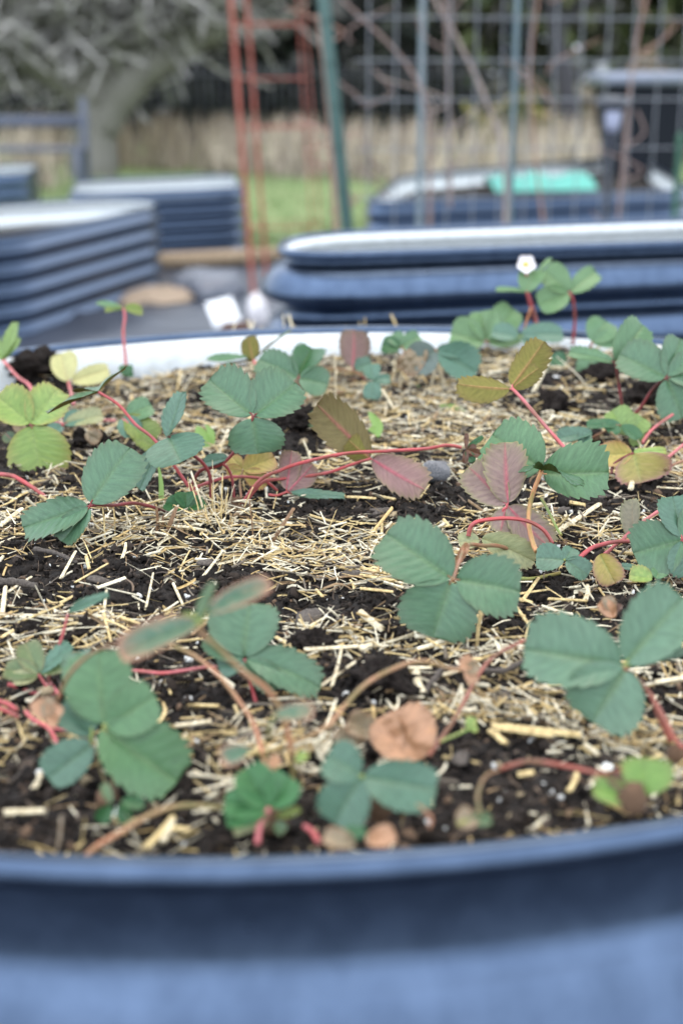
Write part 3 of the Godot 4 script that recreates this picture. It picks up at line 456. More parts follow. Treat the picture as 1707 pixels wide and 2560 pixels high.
			[[0.0901, 0.778, -1.5194, 0.0987, 0.8028, -1.4899, 0.0937, 0.8259, -1.4644], 1.5, "brown", [[0.0983, 0.8228, -1.4629, -0.0256, -0.0106, 0.0053, 0, 0.4472, 0.8944, 0.0181, 0.3, 0.06, "t3"], [0.1003, 0.821, -1.462, 0.0406, -0.017, 0.0085, 0, 0.4472, 0.8944, 0.019, 0.3, 0.06, "t2"], [0.099, 0.8235, -1.4632, 0.0303, -0.0003, 0.0001, 0, 0.4472, 0.8944, 0.0078, 0.3, 0.06, "t2"], [0.087, 0.8253, -1.4641, -0.0247, -0.0213, 0.0107, 0, 0.4472, 0.8944, 0.0121, 0.3, 0.06, "b3"]], [0.0937, 0.8259, -1.4644], "brown"],
			[[], 1.5, "red", [[0.0314, 0.8071, -1.3958, -0.0027, 0.0126, -0.0094, 0, 0.6, 0.8, 0.0083, 0.3, 0.06, "t2"], [0.0314, 0.8046, -1.3939, -0.0016, -0.015, 0.0112, 0, 0.6, 0.8, 0.0091, 0.3, 0.06, "t2"], [0.0328, 0.8071, -1.3958, 0.0157, 0.0013, -0.0009, 0, 0.6, 0.8, 0.0041, 0.3, 0.06, "t2"]], [], "red"],
		]],
		["strawberry_plant", "yellow-green strawberry plant with three round leaflets in front of the white rim", Vector3(-0.3058, 0.7534, -1.3583), [
			[[-0.2885, 0.773, -1.2816, -0.2859, 0.7839, -1.2707, -0.2687, 0.8085, -1.1973], 1.6, "pink", [[-0.2693, 0.8095, -1.1979, -0.0291, 0.0231, -0.0101, 0.1, 0.5001, 0.8602, 0.0172, 0.3, 0.06, "y"], [-0.2681, 0.8093, -1.1977, 0.0213, 0.0288, -0.0143, -0.1, 0.5001, 0.8602, 0.0186, 0.3, 0.06, "y"], [-0.2675, 0.8072, -1.1968, 0.0085, -0.0393, 0.0171, 0, 0.3987, 0.9171, 0.0265, 0.3, 0.06, "y"]], [-0.2687, 0.8085, -1.1973], "pink"],
			[[-0.2979, 0.773, -1.3432, -0.3197, 0.7875, -1.4392, -0.3382, 0.7941, -1.465, -0.3555, 0.8025, -1.4914, -0.361, 0.8054, -1.5], 2, "pink", [[-0.361, 0.8057, -1.5002, 0.0117, 0.0382, -0.0192, -0.4056, 0.507, 0.7605, 0.0074, 0.3, 0.06, "y2"], [-0.3599, 0.8058, -1.4996, 0.0158, 0.023, -0.0069, -0.4056, 0.507, 0.7605, 0.005, 0.3, 0.06, "y2"], [-0.3618, 0.806, -1.5004, -0.0146, 0.0225, -0.0168, 0, 0.6, 0.8, 0.0071, 0.3, 0.06, "y2"]], [-0.361, 0.8054, -1.5], "pink"],
			[[-0.2629, 0.787, -1.3687, -0.2843, 0.7841, -1.462, -0.2915, 0.7835, -1.4932], 1.9, "pink", [[-0.2923, 0.7841, -1.4936, -0.0099, 0.0271, -0.016, 0, 0.507, 0.8619, 0.0142, 0.3, 0.06, "k"], [-0.2881, 0.7841, -1.4936, 0.0388, 0.0118, -0.007, 0, 0.507, 0.8619, 0.0106, 0.3, 0.06, "k"]], [-0.2915, 0.7835, -1.4932], "pink"],
			[[-0.2977, 0.773, -1.349, -0.2709, 0.7845, -1.3074, -0.2552, 0.7895, -1.2752], 1.5, "red", [[-0.256, 0.7905, -1.2763, 0.0184, 0.0043, -0.005, 0, 0.7557, 0.6549, 0.0092, 0.3, 0.06, "t2"], [-0.2568, 0.7886, -1.2741, -0.0105, -0.0054, 0.0062, 0, 0.7557, 0.6549, 0.0076, 0.3, 0.06, "t2"], [-0.2536, 0.7905, -1.2763, 0.0329, 0.0065, -0.0075, 0, 0.7557, 0.6549, 0.0092, 0.3, 0.06, "k2"]], [-0.2552, 0.7895, -1.2752], "red"],
			[[-0.2702, 0.778, -1.3449, -0.2496, 0.7752, -1.3531, -0.2214, 0.773, -1.3597], 1.8, "pink", [], [], "pink"],
			[[-0.2807, 0.7864, -1.1172, -0.2713, 0.7874, -1.1118, -0.2632, 0.787, -1.1066, -0.247, 0.7821, -1.0936, -0.2349, 0.7775, -1.0831], 2, "red", [], [], "red"],
			[[-0.2037, 0.773, -1.287, -0.2026, 0.7896, -1.2751, -0.1893, 0.8002, -1.2314], 1.5, "pink", [[-0.191, 0.807, -1.2373, 0.0209, 0.0084, -0.0072, 0, 0.6549, 0.7557, 0.0111, 0.3, 0.06, "l"], [-0.1931, 0.8051, -1.2356, 0.0287, -0.0156, 0.0135, 0, 0.6549, 0.7557, 0.0125, 0.3, 0.06, "y3"], [-0.1954, 0.8051, -1.2356, 0.0142, -0.0113, 0.0098, 0, 0.6549, 0.7557, 0.0103, 0.3, 0.06, "t2"], [-0.1872, 0.7959, -1.2277, 0.022, -0.0128, 0.0111, 0, 0.6549, 0.7557, 0.0074, 0.3, 0.06, "y3"]], [-0.1893, 0.8002, -1.2314], "pink"],
			[[], 1.5, "red", [[-0.2303, 0.7889, -1.2451, 0.0133, -0.0056, 0.0042, 0, 0.6, 0.8, 0.0067, 0.3, 0.06, "b3"], [-0.2921, 0.7889, -1.2451, 0.0058, 0.0067, -0.005, 0, 0.6, 0.8, 0.0075, 0.3, 0.06, "b3"], [-0.3024, 0.7889, -1.2451, 0.007, -0.0056, 0.0042, 0, 0.6, 0.8, 0.006, 0.3, 0.06, "p"]], [], "red"],
		]],
		["strawberry_seedling", "slender strawberry seedling standing up against the white inner wall on one thin pink stalk", Vector3(-0.2423, 0.7761, -1.5746), [
			[[-0.2423, 0.7761, -1.5746, -0.2426, 0.7914, -1.5794, -0.245, 0.8191, -1.5879, -0.2433, 0.8359, -1.5932, -0.2445, 0.8452, -1.596], 2, "pink", [[-0.2456, 0.8457, -1.597, -0.0308, 0.0064, -0.0109, 0, 0.8619, 0.507, 0.0048, 0.3, 0.06, "l"], [-0.2452, 0.8454, -1.5965, -0.0205, -0.0016, 0.0026, 0, 0.8619, 0.507, 0.0041, 0.3, 0.06, "y3"], [-0.2437, 0.8451, -1.5964, 0.0193, -0.002, -0.0073, 0.3094, 0.722, 0.6189, 0.0075, 0.3, 0.06, "y3"]], [-0.2445, 0.8452, -1.596], "pink"],
			[[], 1.5, "red", [[-0.2342, 0.7833, -1.5239, -0.0007, 0.011, -0.0082, 0, 0.6, 0.8, 0.0076, 0.3, 0.06, "d"], [-0.235, 0.784, -1.5245, 0.0076, 0.0034, -0.0026, 0, 0.6, 0.8, 0.0054, 0.3, 0.06, "d"]], [], "red"],
		]],
		["strawberry_plant", "strawberry plant in the near corner with broad toothed leaves and a pink runner", Vector3(-0.1085, 0.775, -0.5936), [
			[[-0.1059, 0.7769, -0.5942, -0.1069, 0.7849, -0.5986, -0.1092, 0.793, -0.6031, -0.1114, 0.8064, -0.6105], 0.8, "brown", [[-0.1118, 0.8067, -0.6107, -0.0043, 0.0301, -0.0153, -0.0496, 0.4467, 0.8933, 0.016, 0.1, 0.06, "l4"], [-0.1096, 0.8056, -0.6096, 0.022, 0.0138, -0.0029, -0.1988, 0.4969, 0.8447, 0.0117, 0.25, 0.06, "l4"], [-0.1123, 0.8049, -0.6094, 0.0347, -0.0205, 0.0154, 0, 0.6, 0.8, 0.0168, 0.3, 0.06, "l4"]], [-0.1114, 0.8064, -0.6105], "green"],
			[[-0.1066, 0.7763, -0.594, -0.1102, 0.7823, -0.5979, -0.114, 0.7901, -0.6029, -0.1177, 0.798, -0.6079], 0.8, "brown", [[-0.1171, 0.7975, -0.6075, -0.0193, -0.0134, 0.0101, 0, 0.6, 0.8, 0.0098, 0.3, 0.06, "t"], [-0.1177, 0.8014, -0.6104, -0.0154, 0.0113, -0.0085, 0, 0.6, 0.8, 0.007, 0.3, 0.06, "t"], [-0.1174, 0.8032, -0.6095, -0.0126, 0.0256, -0.0393, -0.0496, 0.8297, 0.5559, 0.0086, 0.3, 0.06, "t"]], [-0.1177, 0.798, -0.6079], "green"],
			[[-0.1571, 0.773, -0.7174, -0.1623, 0.7764, -0.7252, -0.1586, 0.7896, -0.7264, -0.1532, 0.8043, -0.7276, -0.1498, 0.8161, -0.7286], 1.01, "pink", [[-0.1498, 0.8162, -0.7287, 0.0215, 0.0125, -0.0003, -0.398, 0.6965, 0.597, 0.0033, 0.45, 0.1, "t"]], [-0.1498, 0.8161, -0.7286], "green"],
			[[-0.162, 0.7864, -0.6671, -0.1567, 0.784, -0.6619, -0.1474, 0.7823, -0.6547, -0.1407, 0.776, -0.6443, -0.1348, 0.773, -0.6347, -0.1267, 0.773, -0.6206, -0.1142, 0.773, -0.6034], 1.09, "pink", [], [], "pink"],
			[[-0.1503, 0.7787, -0.6647, -0.1442, 0.7762, -0.6664, -0.1373, 0.774, -0.6685], 1.09, "pink", [], [], "pink"],
			[[-0.1618, 0.7757, -0.7266, -0.1577, 0.7763, -0.7176, -0.1523, 0.7773, -0.7062], 1.48, "pink", [], [], "pink"],
			[[-0.1849, 0.775, -0.7264, -0.1781, 0.7739, -0.724, -0.17, 0.773, -0.7193, -0.161, 0.773, -0.7174, -0.1504, 0.7735, -0.7154], 1.25, "red", [], [], "red"],
			[[-0.1815, 0.7832, -0.687, -0.1742, 0.7836, -0.6816, -0.1687, 0.7828, -0.6764], 1.4, "red", [], [], "red"],
			[[-0.1779, 0.786, -0.6722, -0.1714, 0.7853, -0.6693, -0.1657, 0.7836, -0.6662], 1.4, "red", [], [], "red"],
			[[-0.1319, 0.8212, -0.6046, -0.1285, 0.8287, -0.6031, -0.1246, 0.8358, -0.6016, -0.1193, 0.8423, -0.5997, -0.1127, 0.8482, -0.5973, -0.1035, 0.8542, -0.5939], 1.01, "brown", [], [], "brown"],
			[[-0.1564, 0.7745, -0.7105, -0.1603, 0.7797, -0.7121, -0.165, 0.7864, -0.7142], 1.01, "red", [[-0.165, 0.7864, -0.7142, -0.0188, 0.0029, -0.0029, 0, 0.7071, 0.7071, 0.0063, 0.3, 0.06, "o3"], [-0.165, 0.7866, -0.7145, -0.0089, 0.0131, -0.0131, 0, 0.7071, 0.7071, 0.0072, 0.3, 0.06, "o3"], [-0.1644, 0.7865, -0.7146, 0.0136, 0.0075, -0.0133, 0.212, 0.742, 0.636, 0.0068, 0.3, 0.06, "o3"], [-0.1653, 0.7861, -0.7139, -0.0134, -0.0018, 0.0018, 0, 0.7071, 0.7071, 0.0045, 0.3, 0.06, "k2"], [-0.164, 0.7869, -0.7147, 0.0154, 0.0119, -0.0119, 0, 0.7071, 0.7071, 0.0045, 0.3, 0.06, "t2"]], [-0.165, 0.7864, -0.7142], "green"],
			[[], 1.5, "red", [[-0.1364, 0.8129, -0.6015, -0.0055, 0.0084, -0.0037, 0, 0.4061, 0.9138, 0.0038, 0.3, 0.06, "b"], [-0.1358, 0.8129, -0.6015, 0.0045, 0.0066, -0.0029, 0, 0.4061, 0.9138, 0.0035, 0.3, 0.06, "b"], [-0.1364, 0.8135, -0.6017, -0.0002, 0.009, -0.004, 0, 0.4061, 0.9138, 0.0031, 0.3, 0.06, "b3"], [-0.1364, 0.8135, -0.6017, 0.0047, -0.0024, 0.0011, 0, 0.4061, 0.9138, 0.0031, 0.3, 0.06, "b"]], [], "green"],
			[[], 1.5, "red", [[-0.1265, 0.7872, -0.6358, -0.003, 0.0036, -0.0021, 0, 0.507, 0.8619, 0.0029, 0.3, 0.06, "b2"], [-0.1265, 0.7872, -0.6358, 0.0034, 0.003, -0.0018, 0, 0.507, 0.8619, 0.0029, 0.3, 0.06, "y3"], [-0.1265, 0.7872, -0.6358, 0.0009, -0.0042, 0.0025, 0, 0.507, 0.8619, 0.0026, 0.3, 0.06, "b2"]], [], "green"],
			[[], 1.5, "red", [[-0.101, 0.7919, -0.5589, -0.0049, -0.0068, 0.003, 0, 0.4061, 0.9138, 0.0033, 0.3, 0.06, "d"], [-0.0968, 0.7933, -0.5602, 0.0101, -0.0009, 0.0009, 0, 0.7071, 0.7071, 0.0029, 0.3, 0.06, "d"], [-0.0979, 0.7919, -0.5589, 0.0045, -0.0062, 0.0028, 0, 0.4061, 0.9138, 0.0033, 0.3, 0.06, "d"], [-0.1011, 0.7928, -0.5598, -0.0038, 0.0064, -0.0064, 0, 0.7071, 0.7071, 0.0022, 0.3, 0.06, "o"]], [], "green"],
		]],
		["strawberry_plant", "strawberry plant at the near rim with a dark fan-shaped young leaf and arching stalks", Vector3(-0.0305, 0.779, -0.5654), [
			[[-0.0211, 0.7919, -0.5746, -0.0219, 0.8038, -0.5735, -0.0233, 0.8178, -0.5722, -0.0256, 0.8288, -0.571, -0.0286, 0.8368, -0.5699, -0.0334, 0.8443, -0.5684, -0.0418, 0.8522, -0.5657, -0.0523, 0.8649, -0.5624, -0.0597, 0.8738, -0.5599, -0.0592, 0.8779, -0.5593], 1.33, "tanpink", [[-0.0573, 0.8816, -0.5618, 0.026, 0.014, -0.0043, -0.2039, 0.6116, 0.7645, 0.005, 0.3, 0.06, "e"], [-0.0607, 0.8778, -0.5588, -0.0311, -0.0051, 0.0151, 0.2049, 0.7172, 0.666, 0.0066, 0.3, 0.06, "e"], [-0.06, 0.8781, -0.5602, 0.0053, 0.0144, -0.01, -0.5077, 0.6092, 0.6092, 0.0028, 0.5, 0.06, "o"], [-0.0596, 0.8781, -0.5595, -0.0083, -0.0002, 0.0002, 0, 0.7071, 0.7071, 0.0042, 0.3, 0.06, "y3"]], [-0.0592, 0.8779, -0.5593], "green"],
			[[-0.0343, 0.7886, -0.5945, -0.0362, 0.7934, -0.5993, -0.0387, 0.8004, -0.6061, -0.0424, 0.8073, -0.613, -0.0517, 0.8166, -0.6233, -0.0582, 0.822, -0.6296, -0.0626, 0.8249, -0.6332, -0.072, 0.8292, -0.6397, -0.0823, 0.8317, -0.6454, -0.0919, 0.8322, -0.6499], 1.09, "tanpink", [], [], "tanpink"],
			[[-0.1206, 0.7826, -0.7287, -0.11, 0.7826, -0.7266, -0.0995, 0.7825, -0.7245, -0.0874, 0.7847, -0.7228, -0.0753, 0.7874, -0.7212, -0.0681, 0.7881, -0.72], 1.09, "pink", [], [], "pink"],
			[[-0.0462, 0.7736, -0.705, -0.0493, 0.7847, -0.7084, -0.0524, 0.7965, -0.7121], 1.09, "red", [[-0.0528, 0.7976, -0.7127, 0.0015, 0.0253, -0.0148, 0.0502, 0.502, 0.8634, 0.0184, 0.3, 0.06, "g"], [-0.0535, 0.7966, -0.712, -0.0189, 0.0116, -0.0063, 0.0995, 0.597, 0.796, 0.0081, 0.3, 0.06, "g"], [-0.0524, 0.7954, -0.7112, 0.0184, -0.0111, 0.0084, 0, 0.6, 0.8, 0.0076, 0.3, 0.06, "g"], [-0.051, 0.7966, -0.712, 0.039, -0.0044, 0.011, -0.1003, 0.7519, 0.6516, 0.0112, 0.25, 0.3, "g"], [-0.0533, 0.7962, -0.7119, -0.0129, -0.0041, 0.0031, 0, 0.6, 0.8, 0.0063, 0.3, 0.06, "t"]], [-0.0524, 0.7965, -0.7121], "green"],
			[[-0.0357, 0.7861, -0.5361, -0.0346, 0.7929, -0.541, -0.0308, 0.7984, -0.5452], 1.48, "pink", [[-0.0309, 0.7979, -0.5448, -0.0195, 0.0022, -0.0017, 0, 0.6, 0.8, 0.006, 0.5, 0.06, "d3"], [-0.0312, 0.7985, -0.5453, -0.0107, 0.0133, -0.01, 0, 0.6, 0.8, 0.0082, 0.45, 0.06, "d3"], [-0.0305, 0.7986, -0.5454, 0.0085, 0.0103, -0.0077, 0, 0.6, 0.8, 0.0078, 0.45, 0.06, "d3"], [-0.0309, 0.7977, -0.5446, -0.0184, -0.0038, 0.0029, 0, 0.6, 0.8, 0.0039, 0.4, 0.06, "d3"]], [-0.0308, 0.7984, -0.5452], "green"],
			[[-0.0097, 0.7841, -0.5408, -0.0122, 0.7856, -0.5465, -0.0161, 0.786, -0.5518], 1.56, "pink", [], [], "pink"],
			[[-0.0324, 0.8156, -0.5767, -0.0313, 0.8275, -0.5637, -0.0276, 0.8408, -0.5478], 0.78, "green", [[-0.0279, 0.8409, -0.5479, 0.0159, 0.0019, -0.0019, 0, 0.7071, 0.7071, 0.0041, 0.3, 0.06, "e"]], [-0.0276, 0.8408, -0.5478], "green"],
			[[-0.033, 0.8071, -0.5741, -0.0364, 0.818, -0.5579, -0.0396, 0.8261, -0.5433], 0.78, "green", [[-0.0391, 0.8265, -0.5436, -0.0119, -0.0028, 0.0021, 0, 0.6, 0.8, 0.0043, 0.3, 0.06, "e"]], [-0.0396, 0.8261, -0.5433], "green"],
			[[-0.0226, 0.8044, -0.5942, -0.0144, 0.8059, -0.5993, -0.0065, 0.8083, -0.6048, -0.0019, 0.8119, -0.6095, 0.0028, 0.8156, -0.6143, 0.009, 0.8202, -0.6203, 0.0165, 0.8236, -0.626, 0.0283, 0.8264, -0.6333, 0.0362, 0.8267, -0.6373, 0.044, 0.8249, -0.6405, 0.0541, 0.8199, -0.644, 0.0585, 0.8187, -0.6457], 1.17, "tanpink", [], [], "tanpink"],
			[[], 1.5, "red", [[0.0584, 0.8188, -0.6456, 0.005, 0.0064, -0.0028, 0, 0.4061, 0.9138, 0.0033, 0.3, 0.06, "b"], [0.0612, 0.8182, -0.6453, 0.0057, 0.0032, -0.0014, 0, 0.4061, 0.9138, 0.0033, 0.3, 0.06, "b3"], [0.0612, 0.8201, -0.6461, 0.0034, -0.0077, 0.0034, 0, 0.4061, 0.9138, 0.0031, 0.3, 0.06, "b"]], [], "green"],
			[[-0.1079, 0.7838, -0.5302, -0.1021, 0.7877, -0.5334, -0.0935, 0.7914, -0.5371, -0.0847, 0.7956, -0.541, -0.0788, 0.7975, -0.5432, -0.0717, 0.7987, -0.5455, -0.0645, 0.7985, -0.5472, -0.0513, 0.7961, -0.5497], 1.33, "tanpink", [], [], "tanpink"],
			[[], 1.5, "red", [[-0.0338, 0.797, -0.5866, 0.0052, 0.0031, -0.0024, 0, 0.6, 0.8, 0.0027, 0.3, 0.06, "b"], [-0.0299, 0.7965, -0.5863, -0.0039, -0.0016, 0.0012, 0, 0.6, 0.8, 0.0023, 0.3, 0.06, "b"]], [], "green"],
			[[], 1.5, "red", [[-0.032, 0.7903, -0.5479, -0.0147, -0.002, 0.0026, 0, 0.8, 0.6, 0.0032, 0.3, 0.06, "k2"], [-0.0283, 0.7915, -0.5495, 0.0105, 0.0024, -0.0032, 0, 0.8, 0.6, 0.0021, 0.3, 0.06, "y3"], [-0.0289, 0.7899, -0.5474, 0.0044, -0.0024, 0.0031, 0, 0.8, 0.6, 0.0029, 0.3, 0.06, "o"], [-0.0195, 0.807, -0.5701, 0.0031, 0.0033, -0.0045, 0, 0.8, 0.6, 0.0025, 0.3, 0.06, "y"]], [], "green"],
		]],
		["strawberry_plant", "strawberry plant with three smooth blurred leaflets beside a dead orange-brown leaf", Vector3(0.0169, 0.7928, -0.5539), [
			[[0.0171, 0.7928, -0.5539, 0.0122, 0.8043, -0.5513, 0.0085, 0.8117, -0.5493], 1.17, "green", [[0.0079, 0.812, -0.5495, -0.0141, 0.0073, -0.0037, 0.0995, 0.597, 0.796, 0.0092, 0.3, 0.06, "t"], [0.0097, 0.8113, -0.5489, 0.0305, -0.0042, 0.005, -0.0499, 0.5993, 0.799, 0.0106, 0.3, 0.06, "t"], [0.0079, 0.8107, -0.5487, -0.0111, -0.0164, 0.0094, 0, 0.4983, 0.867, 0.0109, 0.3, 0.06, "t"]], [0.0085, 0.8117, -0.5493], "green"],
			[[], 1.5, "red", [[0.0373, 0.7857, -0.6146, -0.0121, 0.0215, -0.0096, 0, 0.4061, 0.9138, 0.0154, 0.35, 0.2, "b"], [0.0263, 0.7871, -0.6155, -0.0065, 0.0142, -0.0084, 0, 0.507, 0.8619, 0.0077, 0.3, 0.06, "b"]], [], "green"],
			[[], 1.5, "red", [[0.0188, 0.7924, -0.6271, -0.0157, 0.0063, -0.0048, 0, 0.6, 0.8, 0.0065, 0.4, 0.06, "b3"], [0.0121, 0.7915, -0.6264, -0.0157, 0, 0, 0, 0.6, 0.8, 0.0046, 0.3, 0.06, "b3"]], [], "green"],
			[[0.0414, 0.7899, -0.6106, 0.0507, 0.7939, -0.6285, 0.0571, 0.797, -0.6411, 0.0648, 0.8024, -0.6582, 0.0718, 0.807, -0.6726, 0.0778, 0.8094, -0.6818, 0.0845, 0.8104, -0.69, 0.1, 0.8107, -0.706], 1.21, "brownred", [], [], "brownred"],
			[[0.0468, 0.7964, -0.6126, 0.0556, 0.7958, -0.6214, 0.0624, 0.7956, -0.6281], 0.78, "green", [[0.0614, 0.7956, -0.6281, 0.0025, 0.0045, -0.0034, 0, 0.6, 0.8, 0.0026, 0.3, 0.06, "y"], [0.0621, 0.7956, -0.6281, 0.0038, 0.0006, -0.0004, 0, 0.6, 0.8, 0.0023, 0.3, 0.06, "y"]], [0.0624, 0.7956, -0.6281], "green"],
			[[], 1.5, "red", [[0.0054, 0.8021, -0.5087, -0.0122, 0.0037, -0.0028, 0, 0.6, 0.8, 0.0041, 0.3, 0.06, "b3"], [0.01, 0.8029, -0.5093, 0.0113, 0.0037, -0.0028, 0, 0.6, 0.8, 0.0043, 0.3, 0.06, "b"], [0.0054, 0.8036, -0.5098, 0.0005, 0.0044, -0.0033, 0, 0.6, 0.8, 0.0043, 0.3, 0.06, "d"]], [], "green"],
			[[0.0603, 0.7928, -0.5539, 0.0506, 0.803, -0.5257], 0.78, "brown", [[0.048, 0.8017, -0.5247, 0.0066, 0.0044, -0.0033, 0, 0.6, 0.8, 0.0047, 0.3, 0.06, "b3"], [0.0524, 0.803, -0.5257, 0.0098, 0.0008, -0.0006, 0, 0.6, 0.8, 0.0028, 0.3, 0.06, "o"]], [0.0506, 0.803, -0.5257], "green"],
			[[0.0578, 0.8058, -0.5265, 0.0574, 0.8061, -0.5377, 0.0594, 0.8068, -0.5487, 0.0634, 0.8068, -0.5591, 0.0694, 0.8044, -0.568], 0.9, "brown", [], [], "brown"],
			[[0.0356, 0.8054, -0.5159, 0.0368, 0.8073, -0.52, 0.0341, 0.809, -0.5246, 0.0314, 0.8095, -0.5277], 0.78, "brown", [], [], "brown"],
		]],
		["strawberry_plant", "large pale strawberry leaf plant cut by the picture edge, held above a grey twig", Vector3(0.1648, 0.777, -0.6328), [
			[[0.1618, 0.7851, -0.6353, 0.1562, 0.7966, -0.6388, 0.152, 0.8066, -0.642, 0.1442, 0.8154, -0.6447, 0.1386, 0.8201, -0.6461], 1.47, "brownred", [[0.1372, 0.8208, -0.6464, -0.0471, 0.0089, -0.0002, 0.0999, 0.5496, 0.8294, 0.0175, 0.3, 0.06, "l3"], [0.14, 0.8222, -0.6472, 0.0293, 0.0294, -0.0137, -0.1, 0.5001, 0.8602, 0.0155, 0.3, 0.06, "l3"], [0.14, 0.8195, -0.6458, -0.0176, -0.0231, 0.0115, 0, 0.4472, 0.8944, 0.0192, 0.3, 0.06, "l3"], [0.1415, 0.8206, -0.6465, 0.0284, 0.0072, -0.0066, -0.1009, 0.8575, 0.5044, 0.0049, 0.3, 0.06, "t"]], [0.1386, 0.8201, -0.6461], "green"],
			[[0.1541, 0.8033, -0.6409, 0.1582, 0.7968, -0.6351, 0.1616, 0.7904, -0.6294, 0.1658, 0.7863, -0.6252], 1.38, "brownred", [], [], "brownred"],
			[[], 1.5, "red", [[0.1535, 0.8072, -0.7462, -0.0078, 0.0081, -0.0036, 0, 0.4061, 0.9138, 0.0042, 0.3, 0.06, "b"], [0.152, 0.8101, -0.7475, -0.0022, 0.0081, -0.0036, 0, 0.4061, 0.9138, 0.0037, 0.3, 0.06, "b3"], [0.1536, 0.8093, -0.7472, 0.0017, 0.0051, -0.0023, 0, 0.4061, 0.9138, 0.0028, 0.3, 0.06, "b2"]], [], "green"],
		]],
		["strawberry_seedling", "tiny strawberry shoot with one green leaflet at the near rim, beside a red runner", Vector3(0.1227, 0.8064, -0.5372), [
			[[0.1227, 0.8027, -0.536, 0.1208, 0.8101, -0.5384, 0.1276, 0.8083, -0.5378], 0.94, "green", [[0.1276, 0.8084, -0.5379, 0.0007, 0.0136, -0.0078, 0, 0.4983, 0.867, 0.0108, 0.3, 0.06, "y4"], [0.1231, 0.8072, -0.537, -0.0168, 0.0034, -0.0025, 0, 0.6, 0.8, 0.0051, 0.3, 0.06, "y4"], [0.1228, 0.809, -0.5382, -0.0105, 0.007, -0.0035, 0, 0.4472, 0.8944, 0.0032, 0.3, 0.06, "b2"]], [0.1276, 0.8083, -0.5378], "green"],
			[[0.0721, 0.7979, -0.5817, 0.0791, 0.8018, -0.5794, 0.0859, 0.8042, -0.5768, 0.0985, 0.8052, -0.5709, 0.108, 0.8052, -0.5661, 0.1164, 0.8059, -0.562, 0.1238, 0.8101, -0.5593], 1.21, "brownred", [], [], "brownred"],
		]],
	]
const TUFT := [[-0.0979, 0.777, -1.0177, -0.0974, 0.8021, -1.0255, 1.1662], [-0.0989, 0.777, -1.0165, -0.1014, 0.7852, -1.0191, 0.7559], [-0.0892, 0.777, -1.0168, -0.0864, 0.8002, -1.024, 1.4582], [-0.0873, 0.777, -1.0405, -0.087, 0.7876, -1.0438, 1.3868], [-0.0969, 0.777, -1.0172, -0.104, 0.7858, -1.02, 0.7824], [-0.1017, 0.777, -1.0354, -0.1042, 0.7859, -1.0381, 0.7502], [-0.0916, 0.777, -1.0219, -0.0894, 0.8098, -1.0321, 1.4388], [-0.1057, 0.777, -1.0339, -0.105, 0.7918, -1.0384, 0.8953], [-0.1057, 0.777, -1.0349, -0.111, 0.7984, -1.0415, 0.7945], [-0.0777, 0.777, -1.0501, -0.0684, 0.7935, -1.0552, 1.0374], [-0.0938, 0.777, -1.0275, -0.0901, 0.8067, -1.0366, 1.2562], [-0.1029, 0.777, -1.0439, -0.1077, 0.7954, -1.0496, 0.7749], [-0.096, 0.777, -1.0016, -0.0984, 0.7836, -1.0037, 1.4945], [-0.1065, 0.777, -1.0202, -0.1127, 0.8041, -1.0285, 0.9776], [-0.0905, 0.777, -1.0315, -0.0811, 0.8004, -1.0387, 0.8035], [-0.092, 0.777, -1.0257, -0.0859, 0.7952, -1.0313, 1.0593], [-0.1126, 0.777, -1.0363, -0.1173, 0.8042, -1.0447, 0.987], [-0.0866, 0.777, -0.9963, -0.0927, 0.7874, -0.9995, 0.821], [-0.0975, 0.777, -1.028, -0.0982, 0.8013, -1.0355, 1.1277], [-0.0934, 0.777, -1.037, -0.0951, 0.7917, -1.0415, 1.1124], [-0.1066, 0.777, -1.0425, -0.1004, 0.7855, -1.0452, 1.2445], [-0.1117, 0.777, -1.0413, -0.1169, 0.7957, -1.0471, 1.2074], [-0.0939, 0.777, -1.0236, -0.0881, 0.79, -1.0276, 0.7819], [-0.0916, 0.777, -1.0445, -0.0925, 0.7975, -1.0509, 0.7563], [-0.0935, 0.777, -1.0109, -0.0956, 0.8052, -1.0196, 0.7983], [-0.0884, 0.777, -0.9969, -0.0991, 0.7991, -1.0038, 0.9495], [-0.0872, 0.777, -1.0051, -0.084, 0.8052, -1.0138, 0.7185], [-0.0989, 0.777, -1.0073, -0.1017, 0.7914, -1.0118, 1.4313], [-0.0975, 0.777, -1.0397, -0.0987, 0.8157, -1.0516, 0.9934], [-0.101, 0.777, -1.0122, -0.0952, 0.8059, -1.0212, 1.1022], [-0.1051, 0.777, -1.043, -0.1034, 0.7926, -1.0479, 0.8814], [-0.1094, 0.777, -1.0412, -0.1128, 0.7878, -1.0445, 1.3321], [-0.1014, 0.777, -1.0241, -0.1134, 0.8119, -1.0349, 1.4904], [-0.0897, 0.777, -1.0113, -0.0895, 0.7876, -1.0146, 1.0761]]
